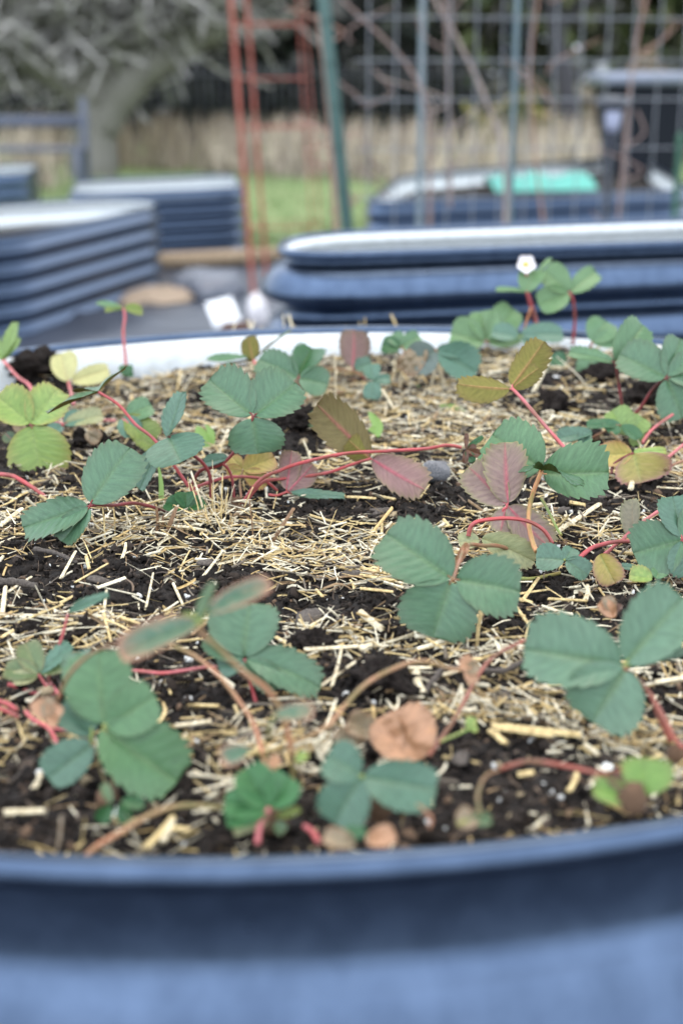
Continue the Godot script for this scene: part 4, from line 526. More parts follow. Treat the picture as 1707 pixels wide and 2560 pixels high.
const STEMS := [[-0.1716, 0.777, -0.981, -0.1744, 0.8062, -0.9901, 2.6, 1], [-0.1659, 0.777, -0.9911, -0.1675, 0.799, -0.9979, 2.4, 1], [-0.158, 0.777, -0.9979, -0.1585, 0.7931, -1.0028, 2, 0], [-0.0641, 0.777, -0.981, -0.0668, 0.8028, -0.989, 2, 2], [-0.0508, 0.777, -0.981, -0.0347, 0.7973, -0.9873, 4.2, 2], [-0.0064, 0.777, -1.3932, -0.0068, 0.8276, -1.4089, 3, 0], [-0.005, 0.777, -1.2052, -0.0072, 0.8057, -1.2141, 3.4, 1], [-0.0254, 0.777, -1.1909, -0.0332, 0.7953, -1.1965, 2, 0], [-0.1361, 0.777, -0.9911, -0.1355, 0.795, -0.9966, 4.5, 2], [-0.1298, 0.777, -0.9911, -0.1209, 0.7955, -0.9968, 4.5, 2], [-0.1327, 0.777, -0.9979, -0.1316, 0.7871, -1.001, 3, 2], [-0.1302, 0.777, -1.1453, -0.1194, 0.769, -1.1428, 1.3, 0], [-0.102, 0.777, -1.3267, -0.1033, 0.7914, -1.3312, 2.2, 0], [-0.111, 0.777, -1.2298, -0.1008, 0.7953, -1.2355, 4, 0], [0.1097, 0.777, -1.4662, 0.0947, 0.8115, -1.4769, 5, 0], [0.149, 0.777, -1.6446, 0.1624, 0.8122, -1.6554, 7, 0], [0.1899, 0.777, -1.3996, 0.2086, 0.8114, -1.4102, 5.5, 0], [0.0917, 0.777, -1.4662, 0.0977, 0.7957, -1.472, 3, 0], [0.0552, 0.777, -1.3745, 0.0396, 0.8, -1.3816, 4, 0], [0.0526, 0.777, -1.4874, 0.0564, 0.8017, -1.4951, 6, 0], [0.0601, 0.777, -1.4662, 0.0624, 0.8043, -1.4747, 5, 0], [-0.2332, 0.777, -1.1279, -0.2374, 0.7826, -1.1296, 2.2, 0], [-0.1245, 0.777, -0.5457, -0.1214, 0.7918, -0.5503, 3.2, 3], [-0.1691, 0.777, -0.8849, -0.172, 0.7887, -0.8886, 1.6, 2]]
const RIMSTEMS := [[-0.071, 0.781, -1.7256, -0.0713, 0.8158, -1.7363, 3.2366, 0], [0.029, 0.781, -1.7493, 0.0287, 0.8085, -1.7578, 3.2376, 1], [0.0179, 0.781, -1.7258, 0.0194, 0.7969, -1.7308, 3.0415, 1], [-0.0586, 0.781, -1.7304, -0.0646, 0.815, -1.7409, 2.9046, 0], [0.0714, 0.781, -1.7528, 0.0614, 0.8069, -1.7608, 2.7008, 1], [0.0672, 0.781, -1.7153, 0.0693, 0.8008, -1.7215, 2.5876, 0], [-0.1378, 0.781, -1.7071, -0.1288, 0.8094, -1.7159, 1.8507, 0], [0.0346, 0.781, -1.7417, 0.0415, 0.7988, -1.7472, 2.1273, 0], [0.0209, 0.781, -1.7348, 0.0222, 0.8056, -1.7425, 2.9319, 0], [-0.001, 0.781, -1.7062, -0.0031, 0.8045, -1.7135, 3.0889, 1], [-0.1169, 0.781, -1.7453, -0.1085, 0.8049, -1.7527, 2.6954, 0], [-0.1067, 0.781, -1.7261, -0.1152, 0.8097, -1.735, 2.6017, 0], [0.0033, 0.781, -1.7227, 0.0056, 0.804, -1.7299, 1.7023, 0], [-0.0833, 0.781, -1.7087, -0.0972, 0.8044, -1.7159, 2.6111, 0], [-0.0481, 0.781, -1.718, -0.0585, 0.8044, -1.7252, 2.4142, 1], [0.0302, 0.781, -1.7241, 0.0294, 0.7985, -1.7295, 2.5418, 0]]
const LONGS := [[0.1407, 0.775, -0.9569, 0.1991, 0.775, -1.0544, 5, 0], [-0.0209, 0.775, -0.7605, 0.017, 0.775, -0.7754, 3.6, 0], [0.0123, 0.775, -0.8318, 0.0246, 0.775, -0.793, 4.4, 0], [-0.0207, 0.775, -0.7047, 0.0074, 0.775, -0.7322, 2.6, 0], [0.1545, 0.775, -0.8455, 0.1617, 0.775, -0.8808, 3.6, 0], [0.1723, 0.775, -0.7187, 0.1904, 0.775, -0.7187, 4.5, 0], [0.1525, 0.775, -0.7532, 0.1761, 0.775, -0.7522, 4, 1], [0.1158, 0.775, -0.8714, 0.1375, 0.775, -0.8863, 2.6, 1], [0.1159, 0.775, -0.857, 0.1316, 0.775, -0.896, 3, 1], [0.1067, 0.775, -0.8405, 0.1171, 0.775, -0.8021, 2.6, 1], [-0.1523, 0.775, -0.5751, -0.1363, 0.775, -0.5822, 5, 0], [-0.086, 0.775, -0.5491, -0.0769, 0.775, -0.579, 4.6, 1], [-0.0786, 0.775, -0.5551, -0.0762, 0.775, -0.5725, 4.6, 0], [-0.0756, 0.775, -0.5674, -0.0668, 0.775, -0.5594, 4.6, 1], [-0.1443, 0.775, -0.5991, -0.1462, 0.775, -0.6219, 4, 0], [-0.2113, 0.775, -0.8209, -0.1368, 0.775, -0.8197, 2.2, 0], [-0.1787, 0.775, -0.7908, -0.1402, 0.775, -0.8185, 2.2, 1], [-0.2054, 0.775, -0.7953, -0.1908, 0.775, -0.8138, 3, 1], [-0.2101, 0.775, -0.8233, -0.2175, 0.775, -0.8661, 3.6, 0], [-0.1861, 0.775, -0.889, -0.1825, 0.775, -0.9248, 2.6, 0], [-0.145, 0.775, -0.8044, -0.1496, 0.775, -0.8505, 2.4, 0], [-0.1229, 0.775, -0.838, -0.1255, 0.775, -0.8946, 1.8, 0], [-0.0905, 0.775, -0.8822, -0.0826, 0.775, -0.9368, 2.2, 0], [-0.1105, 0.775, -0.8795, -0.1003, 0.775, -0.8455, 2.2, 0], [-0.1488, 0.775, -0.9131, -0.1511, 0.775, -0.946, 2.6, 0], [-0.1751, 0.775, -0.9248, -0.1687, 0.775, -0.8988, 2.8, 1], [-0.1739, 0.775, -0.8741, -0.1565, 0.775, -0.9002, 1.8, 1], [-0.2149, 0.775, -0.8609, -0.205, 0.775, -0.8863, 2.2, 0], [0.0121, 0.775, -0.833, 0.0245, 0.775, -0.7941, 5.2, 0], [0.0129, 0.775, -0.9293, 0.0293, 0.775, -0.9353, 2.6, 0], [0.0127, 0.775, -0.9131, 0.0356, 0.775, -0.8877, 3.4, 1], [0.0124, 0.775, -0.896, 0.0348, 0.775, -0.8781, 3, 1], [0.012, 0.775, -0.8583, 0.033, 0.775, -0.8544, 2.8, 1], [0.0109, 0.775, -0.7711, 0.0173, 0.775, -0.7775, 4.5, 0], [0.0497, 0.775, -0.7775, 0.0595, 0.775, -0.7721, 2.2, 1], [0.0602, 0.775, -0.7584, 0.075, 0.775, -0.793, 1.8, 1], [0.0827, 0.775, -0.7975, 0.0951, 0.775, -0.8091, 1.8, 1], [0.1088, 0.775, -0.8442, 0.1209, 0.775, -0.8467, 4, 1], [0.0524, 0.775, -0.7263, 0.0667, 0.775, -0.7371, 3.6, 0], [0.0412, 0.775, -0.7244, 0.0437, 0.775, -0.6984, 5.5, 0], [0.0538, 0.775, -0.6895, 0.0718, 0.775, -0.6791, 1.8, 1], [0.0377, 0.775, -0.7341, 0.0504, 0.775, -0.7391, 3, 0], [0.0765, 0.775, -0.6598, 0.1198, 0.775, -0.6494, 7, 1], [0.0779, 0.775, -0.6507, 0.1054, 0.775, -0.6469, 5, 1], [0.1208, 0.775, -0.6418, 0.1248, 0.775, -0.6246, 3, 0], [0.0743, 0.775, -0.6494, 0.0803, 0.775, -0.6294, 4, 1], [0.0775, 0.775, -0.6469, 0.0791, 0.775, -0.6294, 4, 1], [0.0832, 0.775, -0.6059, 0.0907, 0.775, -0.6047, 5, 1], [0.1059, 0.775, -0.5969, 0.1115, 0.775, -0.6082, 3.6, 1], [0.055, 0.775, -0.6901, 0.0686, 0.775, -0.6774, 1.6, 1], [0.0283, 0.775, -0.5795, 0.035, 0.775, -0.5881, 3.4, 1], [0.0984, 0.775, -1.1479, 0.1092, 0.775, -1.1414, 5.5, 1], [0.2295, 0.775, -1.0853, 0.2402, 0.775, -1.1285, 4.6, 0], [0.1776, 0.775, -1.062, 0.1892, 0.775, -1.0582, 4, 1], [0.2543, 0.775, -1.1034, 0.2728, 0.775, -1.0933, 2, 0], [0.2207, 0.775, -1.1349, 0.2549, 0.775, -1.1285, 5, 1], [0.0045, 0.775, -1.0774, 0.0268, 0.775, -1.062, 3.6, 1], [-0.0508, 0.775, -1.1306, -0.0273, 0.775, -1.1392, 2.2, 2], [-0.0972, 0.775, -0.7819, -0.0845, 0.775, -0.7732, 1.8, 0], [-0.0794, 0.775, -0.7047, -0.0655, 0.775, -0.6957, 3.2, 1], [-0.0866, 0.775, -0.7002, -0.0734, 0.775, -0.6895, 2, 1], [-0.0853, 0.775, -0.6672, -0.0676, 0.775, -0.6714, 3.6, 0], [-0.0823, 0.775, -0.64, -0.079, 0.775, -0.6566, 2.6, 0], [-0.0812, 0.775, -0.6431, -0.0733, 0.775, -0.6354, 2.6, 1], [-0.0711, 0.775, -0.6204, -0.0649, 0.775, -0.606, 3.2, 0], [-0.0053, 0.775, -0.7093, 0.0002, 0.775, -0.7461, 2.2, 0], [-0.0666, 0.775, -0.6558, -0.0526, 0.775, -0.6534, 2, 1], [-0.2533, 0.775, -1.004, -0.2424, 0.775, -1.0323, 4, 0], [-0.1249, 0.775, -1.0215, -0.1028, 0.775, -1.0395, 2, 0]]
const TWIG := [[0.044, 0.779, -0.7038], [0.0509, 0.783, -0.7149], [0.0576, 0.787, -0.721], [0.0731, 0.787, -0.7187], [0.0892, 0.785, -0.7221], [0.1013, 0.787, -0.7306], [0.1096, 0.787, -0.7273], [0.1216, 0.785, -0.7279], [0.1374, 0.783, -0.7365]]
const STICK := [[-0.2238, 0.781, -0.8754], [-0.212, 0.782, -0.8727], [-0.1978, 0.781, -0.8674]]
const STICK2 := [[-0.2142, 0.781, -0.9429], [-0.1969, 0.782, -0.9308], [-0.1802, 0.781, -0.9145]]
const CHIPS := [[-0.0202, 0.775, -0.8233, 26, 16], [0.0306, 0.775, -1.0366, 22, 11], [0.0874, 0.775, -0.7057, 20, 8], [-0.1576, 0.775, -0.8714, 18, 10], [0.0307, 0.775, -1.0395, 24, 10], [0.0069, 0.775, -0.8988, 20, 8], [0.2105, 0.775, -1.0973, 24, 12], [0.0564, 0.775, -0.6151, 16, 9], [-0.0907, 0.775, -0.916, 16, 8], [0.1211, 0.775, -0.7075, 28, 8], [0.1666, 0.775, -1.0403, 26, 6]]
const CLODS := [[-0.3315, 0.775, -1.5448, 0.03], [-0.0212, 0.775, -1.2845, 0.022], [-0.0382, 0.775, -1.2738, 0.016], [-0.0192, 0.775, -0.7775, 0.013], [-0.1875, 0.775, -0.8044, 0.01], [-0.1572, 0.775, -0.7998, 0.014], [-0.2352, 0.775, -1.2845, 0.016], [-0.1319, 0.775, -1.4614, 0.018], [0.2074, 0.775, -1.3586, 0.022], [0.2742, 0.775, -1.4683, 0.022], [0.3011, 0.775, -1.3646, 0.022], [0.0242, 0.775, -0.7131, 0.017]]
const STONE := [[0.0773, 0.775, -1.1285]]
const FLOWER := [[0.2097, 0.8904, -1.6309]]
const BLADE0 := [[0.11, 0.7531, -1.4629], [0.0919, 0.769, -1.4678], [0.0799, 0.7848, -1.4727], [3.5]]
const BLADE1 := [[0.097, 0.7843, -1.3678], [0.1139, 0.7843, -1.3678], [0.1294, 0.7736, -1.3645], [3]]
const BLADE2 := [[-0.1442, 0.7686, -1.0908], [-0.1442, 0.7839, -1.0955], [-0.1465, 0.7992, -1.1003], [2.2]]
const BLADE3 := [[-0.1292, 0.767, -1.2578], [-0.1266, 0.7794, -1.2616], [-0.1318, 0.7907, -1.2651], [9]]
const BLADE4 := [[-0.1201, 0.7732, -1.2597], [-0.1188, 0.7844, -1.2632], [-0.124, 0.7919, -1.2655], [4]]
const BLADE5 := [[0.0288, 0.7844, -1.2632], [0.0327, 0.7919, -1.2655], [0.0248, 0.8031, -1.269], [6]]

# ------------------------------------------------------------------ straw and crumbs
func straw_mesh(kind: int) -> ArrayMesh:
	# unit length along x, unit width along z
	var p := PackedVector3Array()
	var segs := 4
	var ring := []
	if kind == 0:      # round hollow straw
		for k in 7: ring.append(Vector2(cos(TAU * k / 6.0) * 0.5, sin(TAU * k / 6.0) * 0.42))
	elif kind == 1:    # split half pipe with a thickness
		for k in 5: ring.append(Vector2(cos(PI * k / 4.0) * 0.5, sin(PI * k / 4.0) * 0.4 - 0.15))
		for k in 5: ring.append(Vector2(cos(PI * (4 - k) / 4.0) * 0.40, sin(PI * (4 - k) / 4.0) * 0.28 - 0.15))
		ring.append(ring[0])
	else:              # flat shred
		ring = [Vector2(0.5, 0.0), Vector2(0.2, 0.13), Vector2(-0.5, 0.05), Vector2(-0.2, -0.1), Vector2(0.5, 0.0)]
	var n := ring.size()
	for j in segs + 3:
		var t := clampf((j - 1.0) / segs, 0.0, 1.0)
		var sc := 0.02 if j == 0 or j == segs + 2 else 1.0
		var bend := 0.0
		if kind == 2: bend = 1.1 * sin(t * PI) + 0.5 * sin(t * 5.0)
		elif kind == 1: bend = 0.5 * sin(t * PI)
		elif kind == 3:
			bend = 3.0 * t * t
		var w := 1.0 - (0.6 * t if kind == 2 else 0.15 * t)
		for k in n:
			p.append(Vector3(t - 0.5 + ring[k].x * 0.03, ring[k].y * sc * w + bend * 0.35, ring[k].x * sc * w + bend * 0.6))
	return grid(p, n, segs + 3, false)

func straw_color() -> Color:
	var a := rng.randf()
	var c := Vector3(.72, .58, .33)
	if a < 0.42: c = Vector3(.84, .77, .60)
	elif a < 0.66: c = Vector3(.70, .54, .27)
	elif a < 0.80: c = Vector3(.56, .40, .18)
	elif a < 0.89: c = Vector3(.30, .20, .11)
	else: c = Vector3(.20, .165, .13)
	c *= rng.randf_range(0.72, 1.12)
	return Color(c.x, c.y, c.z)

func scatter(called: String, label: String, category: String, mesh: Mesh, m: Material, xf: Array, cols: Array) -> void:
	var mm := MultiMesh.new()
	mm.transform_format = MultiMesh.TRANSFORM_3D
	mm.use_colors = true
	mm.mesh = mesh
	mm.instance_count = xf.size()
	for i in xf.size():
		mm.set_instance_transform(i, xf[i])
		mm.set_instance_color(i, cols[i])
	var o := MultiMeshInstance3D.new()
	o.multimesh = mm
	o.material_override = m
	o.name = numbered(called)
	add_child(o)
	tag(o, label, category, "", "stuff")

func straw_xf(x: float, y: float, z: float, L: float, w: float, tilt: float, up := 0.0) -> Transform3D:
	var b := Basis(Vector3.UP, rng.randf() * TAU) * Basis(Vector3.BACK, tilt) * Basis(Vector3.RIGHT, rng.randf() * TAU if up == 0.0 else rng.randf_range(-.5, .5))
	return Transform3D(b * Basis.from_scale(Vector3(L, w, w)), Vector3(x, y, z))

# a straw between two points
func stem_between(a: Vector3, b: Vector3, w: float, kind: int, called: String, m: Material, parent: Node3D = null) -> MeshInstance3D:
	var o := put(straws[kind], called, m, parent)
	var d := b - a
	var x := d.normalized()
	var z := x.cross(Vector3.UP if absf(x.y) < 0.95 else Vector3.RIGHT).normalized()
	var y := z.cross(x)
	o.transform = Transform3D(Basis(x * d.length(), y * w, z * w), (a + b) * 0.5 - (parent.position if parent else Vector3.ZERO))
	return o

var straws := []

# ------------------------------------------------------------------ raised beds
func rounded(corners: Array, rad: float, step: float) -> PackedVector2Array:
	var out := PackedVector2Array()
	var n := corners.size()
	for i in n:
		var a: Vector2 = corners[(i + n - 1) % n]
		var b: Vector2 = corners[i]
		var c: Vector2 = corners[(i + 1) % n]
		var p := b + (a - b).normalized() * rad
		var q := b + (c - b).normalized() * rad
		for k in 13:
			var t := k / 12.0
			out.append(p.lerp(b, t).lerp(b.lerp(q, t), t))
		var nx: Vector2 = c + (b - c).normalized() * rad
		var m := int(q.distance_to(nx) / step)
		for k in range(1, m): out.append(q.lerp(nx, float(k) / m))
	return out

func bed(called: String, label: String, ring: PackedVector2Array, rim_h: float, prof: Array, panels: int, rim_r: float, m_out: Material, m_in: Material) -> Node3D:
	var n := ring.size()
	var area := 0.0
	var cen := Vector2.ZERO
	for i in n:
		area += ring[i].cross(ring[(i + 1) % n])
		cen += ring[i] / n
	if area < 0: ring.reverse()
	var root := base(called, Vector3(cen.x, 0, cen.y))
	tag(root, label, "garden bed", "corrugated metal garden beds")
	var outw := PackedVector2Array()
	for i in n:
		var d := (ring[(i + 1) % n] - ring[(i + n - 1) % n]).normalized()
		outw.append(Vector2(d.y, -d.x))
	for k in panels:
		var i0 := k * n / panels
		var i1 := (k + 1) * n / panels
		var po := PackedVector3Array()
		var pi_ := PackedVector3Array()
		var nu := i1 - i0 + 1
		for e in prof:
			for i in range(i0, i1 + 1):
				var g := ring[i % n] - cen
				var o: Vector2 = outw[i % n]
				po.append(Vector3(g.x + o.x * e.x, rim_h - e.y, g.y + o.y * e.x))
				pi_.append(Vector3(g.x + o.x * (e.x - 0.0016), rim_h - e.y + (-0.002 if e.y < .002 else 0.0), g.y + o.y * (e.x - 0.0016)))
		var holder := Node3D.new()
		holder.name = "wall_panel"
		root.add_child(holder, true)
		put(grid(po, nu, prof.size(), false), "outer_face", m_out, holder)
		put(grid(pi_, nu, prof.size(), true), "inner_face", m_in, holder)
	var rp := PackedVector3Array()
	var sides := 12
	for i in n + 1:
		var g2 := ring[i % n] - cen
		var o2: Vector2 = outw[i % n]
		for s in sides + 1:
			var a := TAU * s / sides
			rp.append(Vector3(g2.x + o2.x * (cos(a) + 0.25) * rim_r, rim_h - rim_r * 0.6 + sin(a) * rim_r * 1.2, g2.y + o2.y * (cos(a) + 0.25) * rim_r))
	put(grid(rp, sides + 1, n + 1, true), "rim", m_out, root)
	return root

func wide_profile(h: float, s := 1.0) -> Array:
	var one := [Vector2(0, -.001), Vector2(-.004, .005), Vector2(-.006, .009), Vector2(-.008, .016), Vector2(-.0095, .024), Vector2(-.0100, .032), Vector2(-.0095, .040), Vector2(-.0082, .047), Vector2(-.0063, .0525), Vector2(-.0035, .0570), Vector2(.0010, .0610), Vector2(.0045, .0650), Vector2(.0078, .0700), Vector2(.0115, .0755), Vector2(.0155, .081), Vector2(.0200, .0865), Vector2(.0240, .092), Vector2(.0270, .0975), Vector2(.0280, .103), Vector2(.0262, .109), Vector2(.020, .116), Vector2(.010, .122), Vector2(.000, .127), Vector2(-.007, .133)]
	var out := []
	for e in one: out.append(Vector2(e.x, maxf(e.y, -.001)) * Vector2(lerpf(1.0, s, .5), s))
	var d := 0.118 * s
	var k := 1
	while d * k < h - 0.14 * s:
		for e in one.slice(6): out.append(Vector2(e.x * lerpf(1.0, s, .5), e.y * s + d * k))
		k += 1
	out.append(Vector2(-.006, h))
	return out

func round_profile(h: float) -> Array:
	var one := [Vector2(0, -.001), Vector2(-.005, .006), Vector2(-.008, .014), Vector2(-.006, .021), Vector2(.003, .0262), Vector2(.013, .0305), Vector2(.0195, .0355), Vector2(.0245, .0425), Vector2(.0285, .0505), Vector2(.032, .0585), Vector2(.0348, .0665), Vector2(.0355, .0735), Vector2(.032, .0805), Vector2(.020, .0865), Vector2(.005, .091), Vector2(-.006, .097)]
	var out := one.duplicate()
	var k := 1
	while .09 * k < h - .1:
		for e in one.slice(3): out.append(Vector2(e.x, e.y + .09 * k))
		k += 1
	out.append(Vector2(-.006, h))
	return out

func wavy_profile(h: float, pitch: float, amp: float) -> Array:
	var out := []
	var n := int(h / pitch * 8)
	for i in n + 1:
		var d := h * i / n
		out.append(Vector2(amp * (0.5 - 0.5 * cos(TAU * maxf(d - pitch * 0.25, 0.0) / pitch)), d))
	return out

# ------------------------------------------------------------------ trees and shrubs
# many small faces as one mesh
func joined(unit: ArrayMesh, xf: Array, cols: Array) -> ArrayMesh:
	var src := unit.surface_get_arrays(0)
	var v: PackedVector3Array = src[Mesh.ARRAY_VERTEX]
	var nn: PackedVector3Array = src[Mesh.ARRAY_NORMAL]
	var ix: PackedInt32Array = src[Mesh.ARRAY_INDEX]
	var V := PackedVector3Array()
	var N := PackedVector3Array()
	var C := PackedColorArray()
	var I := PackedInt32Array()
	for k in xf.size():
		var t: Transform3D = xf[k]
		var at := V.size()
		for i in v.size():
			V.append(t * v[i])
			N.append((t.basis.inverse().transposed() * nn[i]).normalized())
			C.append(cols[k] if cols.size() else Color.WHITE)
		for i in ix: I.append(at + i)
	var arr := []
	arr.resize(Mesh.ARRAY_MAX)
	arr[Mesh.ARRAY_VERTEX] = V
	arr[Mesh.ARRAY_NORMAL] = N
	arr[Mesh.ARRAY_COLOR] = C
	arr[Mesh.ARRAY_INDEX] = I
	var m := ArrayMesh.new()
	m.add_surface_from_arrays(Mesh.PRIMITIVE_TRIANGLES, arr)
	return m

func twigs(root: Node3D, n: int, cen: Vector3, ext: Vector3, len_: float, r: float, m: Material, droop: float) -> void:
	var xf := []
	for i in n:
		var d := Vector3(rng.randfn(0, .5), rng.randfn(0, .5), rng.randfn(0, .5))
		var p := cen + d * ext
		var dir := Vector3(rng.randfn(), rng.randfn() * 0.7 + droop, rng.randfn()).normalized()
		var x := dir.cross(Vector3(0.3, 0.1, 0.9)).normalized()
		var L := len_ * rng.randf_range(.5, 1.3)
		xf.append(Transform3D(Basis(x * r, dir * L, x.cross(dir) * r), p))
	put(joined(twig_unit, xf, []), "twigs", m, root).set_meta("kind", "stuff")
var twig_unit: ArrayMesh

func leafy(root: Node3D, n: int, cen: Vector3, ext: Vector3, size: float, m: Material, cols: Array) -> void:
	var clumps := []
	for i in 40:
		var d := Vector3(rng.randfn(), rng.randfn(), rng.randfn()).normalized() * pow(rng.randf(), 0.4)
		clumps.append(cen + d * ext)
	var xf := []
	var cc := []
	for i in n:
		var c: Vector3 = clumps[rng.randi() % clumps.size()]
		var p := c + Vector3(rng.randfn(), rng.randfn(), rng.randfn()) * ext * 0.16
		xf.append(Transform3D(Basis.from_euler(Vector3(rng.randf() * TAU, rng.randf() * TAU, rng.randf() * TAU)).scaled(Vector3.ONE * size * rng.randf_range(.6, 1.4)), p))
		var q: Vector3 = cols[rng.randi() % cols.size()]
		q *= rng.randf_range(.7, 1.2)
		cc.append(Color(q.x, q.y, q.z))
	put(joined(bush_unit, xf, cc), "crown", m, root)
var leaf_unit: ArrayMesh
var bush_unit: ArrayMesh

func limb(root: Node3D, called: String, pts: Array, r0: float, r1: float, m: Material) -> void:
	put(tube(spline(pts, 5), r0, r1, 10, 0.06), called, m, root)

func cane(pts: Array, r: float, label: String, m: Material) -> void:
	var o := base("berry_cane", pts[0])
	var q := []
	for p in pts: q.append(p - pts[0])
	put(tube(spline(q, 6), r * .62, r * 0.35, 7, 0.12), "stem", m, o)
	# short side twigs
	for i in 5:
		var t: Vector3 = q[0].lerp(q[q.size() - 1], rng.randf_range(.35, .95))
		put(tube(spline([t, t + Vector3(rng.randf_range(-.1, .1), .05, .02), t + Vector3(rng.randf_range(-.2, .2), .13, 0)], 3), r * .4, r * .2, 5), "twig", m, o)
	tag(o, label, "cane", "bare canes on the wire fence")

# ------------------------------------------------------------------ scene
func _ready() -> void:
	# camera: 33.3 mm on a 24 mm high frame is 39.6 degrees upright
	var cam := Camera3D.new()
	cam.name = "camera"
	add_child(cam)
	cam.position = Vector3(0, 1.10, 0)
	cam.rotation_degrees = Vector3(-17.2, 0, 0)
	var lens := CameraAttributesPhysical.new()
	lens.frustum_focal_length = 33.34
	lens.frustum_focus_distance = 1.0
	lens.frustum_near = 0.05
	lens.frustum_far = 400.0
	lens.exposure_aperture = 3.4
	cam.attributes = lens
	cam.fov = 39.6
	cam.near = 0.05
	cam.far = 400.0
	cam.current = true
	# overcast sky
	var sky := ProceduralSkyMaterial.new()
	sky.sky_top_color = Color(0.92, 0.955, 1.0)
	sky.sky_horizon_color = Color(0.60, 0.63, 0.66)
	sky.sky_curve = 0.5
	sky.sky_energy_multiplier = 1.2
	sky.ground_bottom_color = Color(0.25, 0.25, 0.24)
	sky.ground_horizon_color = Color(0.5, 0.5, 0.5)
	var env := Environment.new()
	env.background_mode = Environment.BG_SKY
	env.sky = Sky.new()
	env.sky.sky_material = sky
	env.tonemap_mode = Environment.TONE_MAPPER_LINEAR
	env.tonemap_exposure = 3.3
	env.sdfgi_enabled = true
	env.ssao_enabled = true
	env.ssil_enabled = true
	var we := WorldEnvironment.new()
	we.name = "environment"
	we.environment = env
	add_child(we)
	var sun := DirectionalLight3D.new()
	sun.name = "sun"
	sun.light_energy = 0.2
	sun.light_angular_distance = 40.0
	sun.light_color = Color(1.0, 0.97, 0.93)
	sun.shadow_enabled = true
	sun.rotation_degrees = Vector3(-74, 150, 0)
	add_child(sun)

	rng.seed = 20240
	soil_noise.seed = 3; soil_noise.frequency = 14.0; soil_noise.fractal_octaves = 3
	clod_noise.seed = 8; clod_noise.frequency = 60.0; clod_noise.fractal_octaves = 3
	fine_noise.seed = 5; fine_noise.frequency = 0.02
	patch_noise.seed = 12; patch_noise.frequency = 11.0; patch_noise.fractal_octaves = 3
	make_materials()
	print("setting")
	setting()
	print("round bed")
	round_bed()
	print("far things")
	far_things()
	print("plants")
	var n := 0
	for d in plant_list():
		n += 1
		var o := make_plant(d, n)
		if n == 5: flower(o)
	print("mulch")
	mulch()
	print("done")

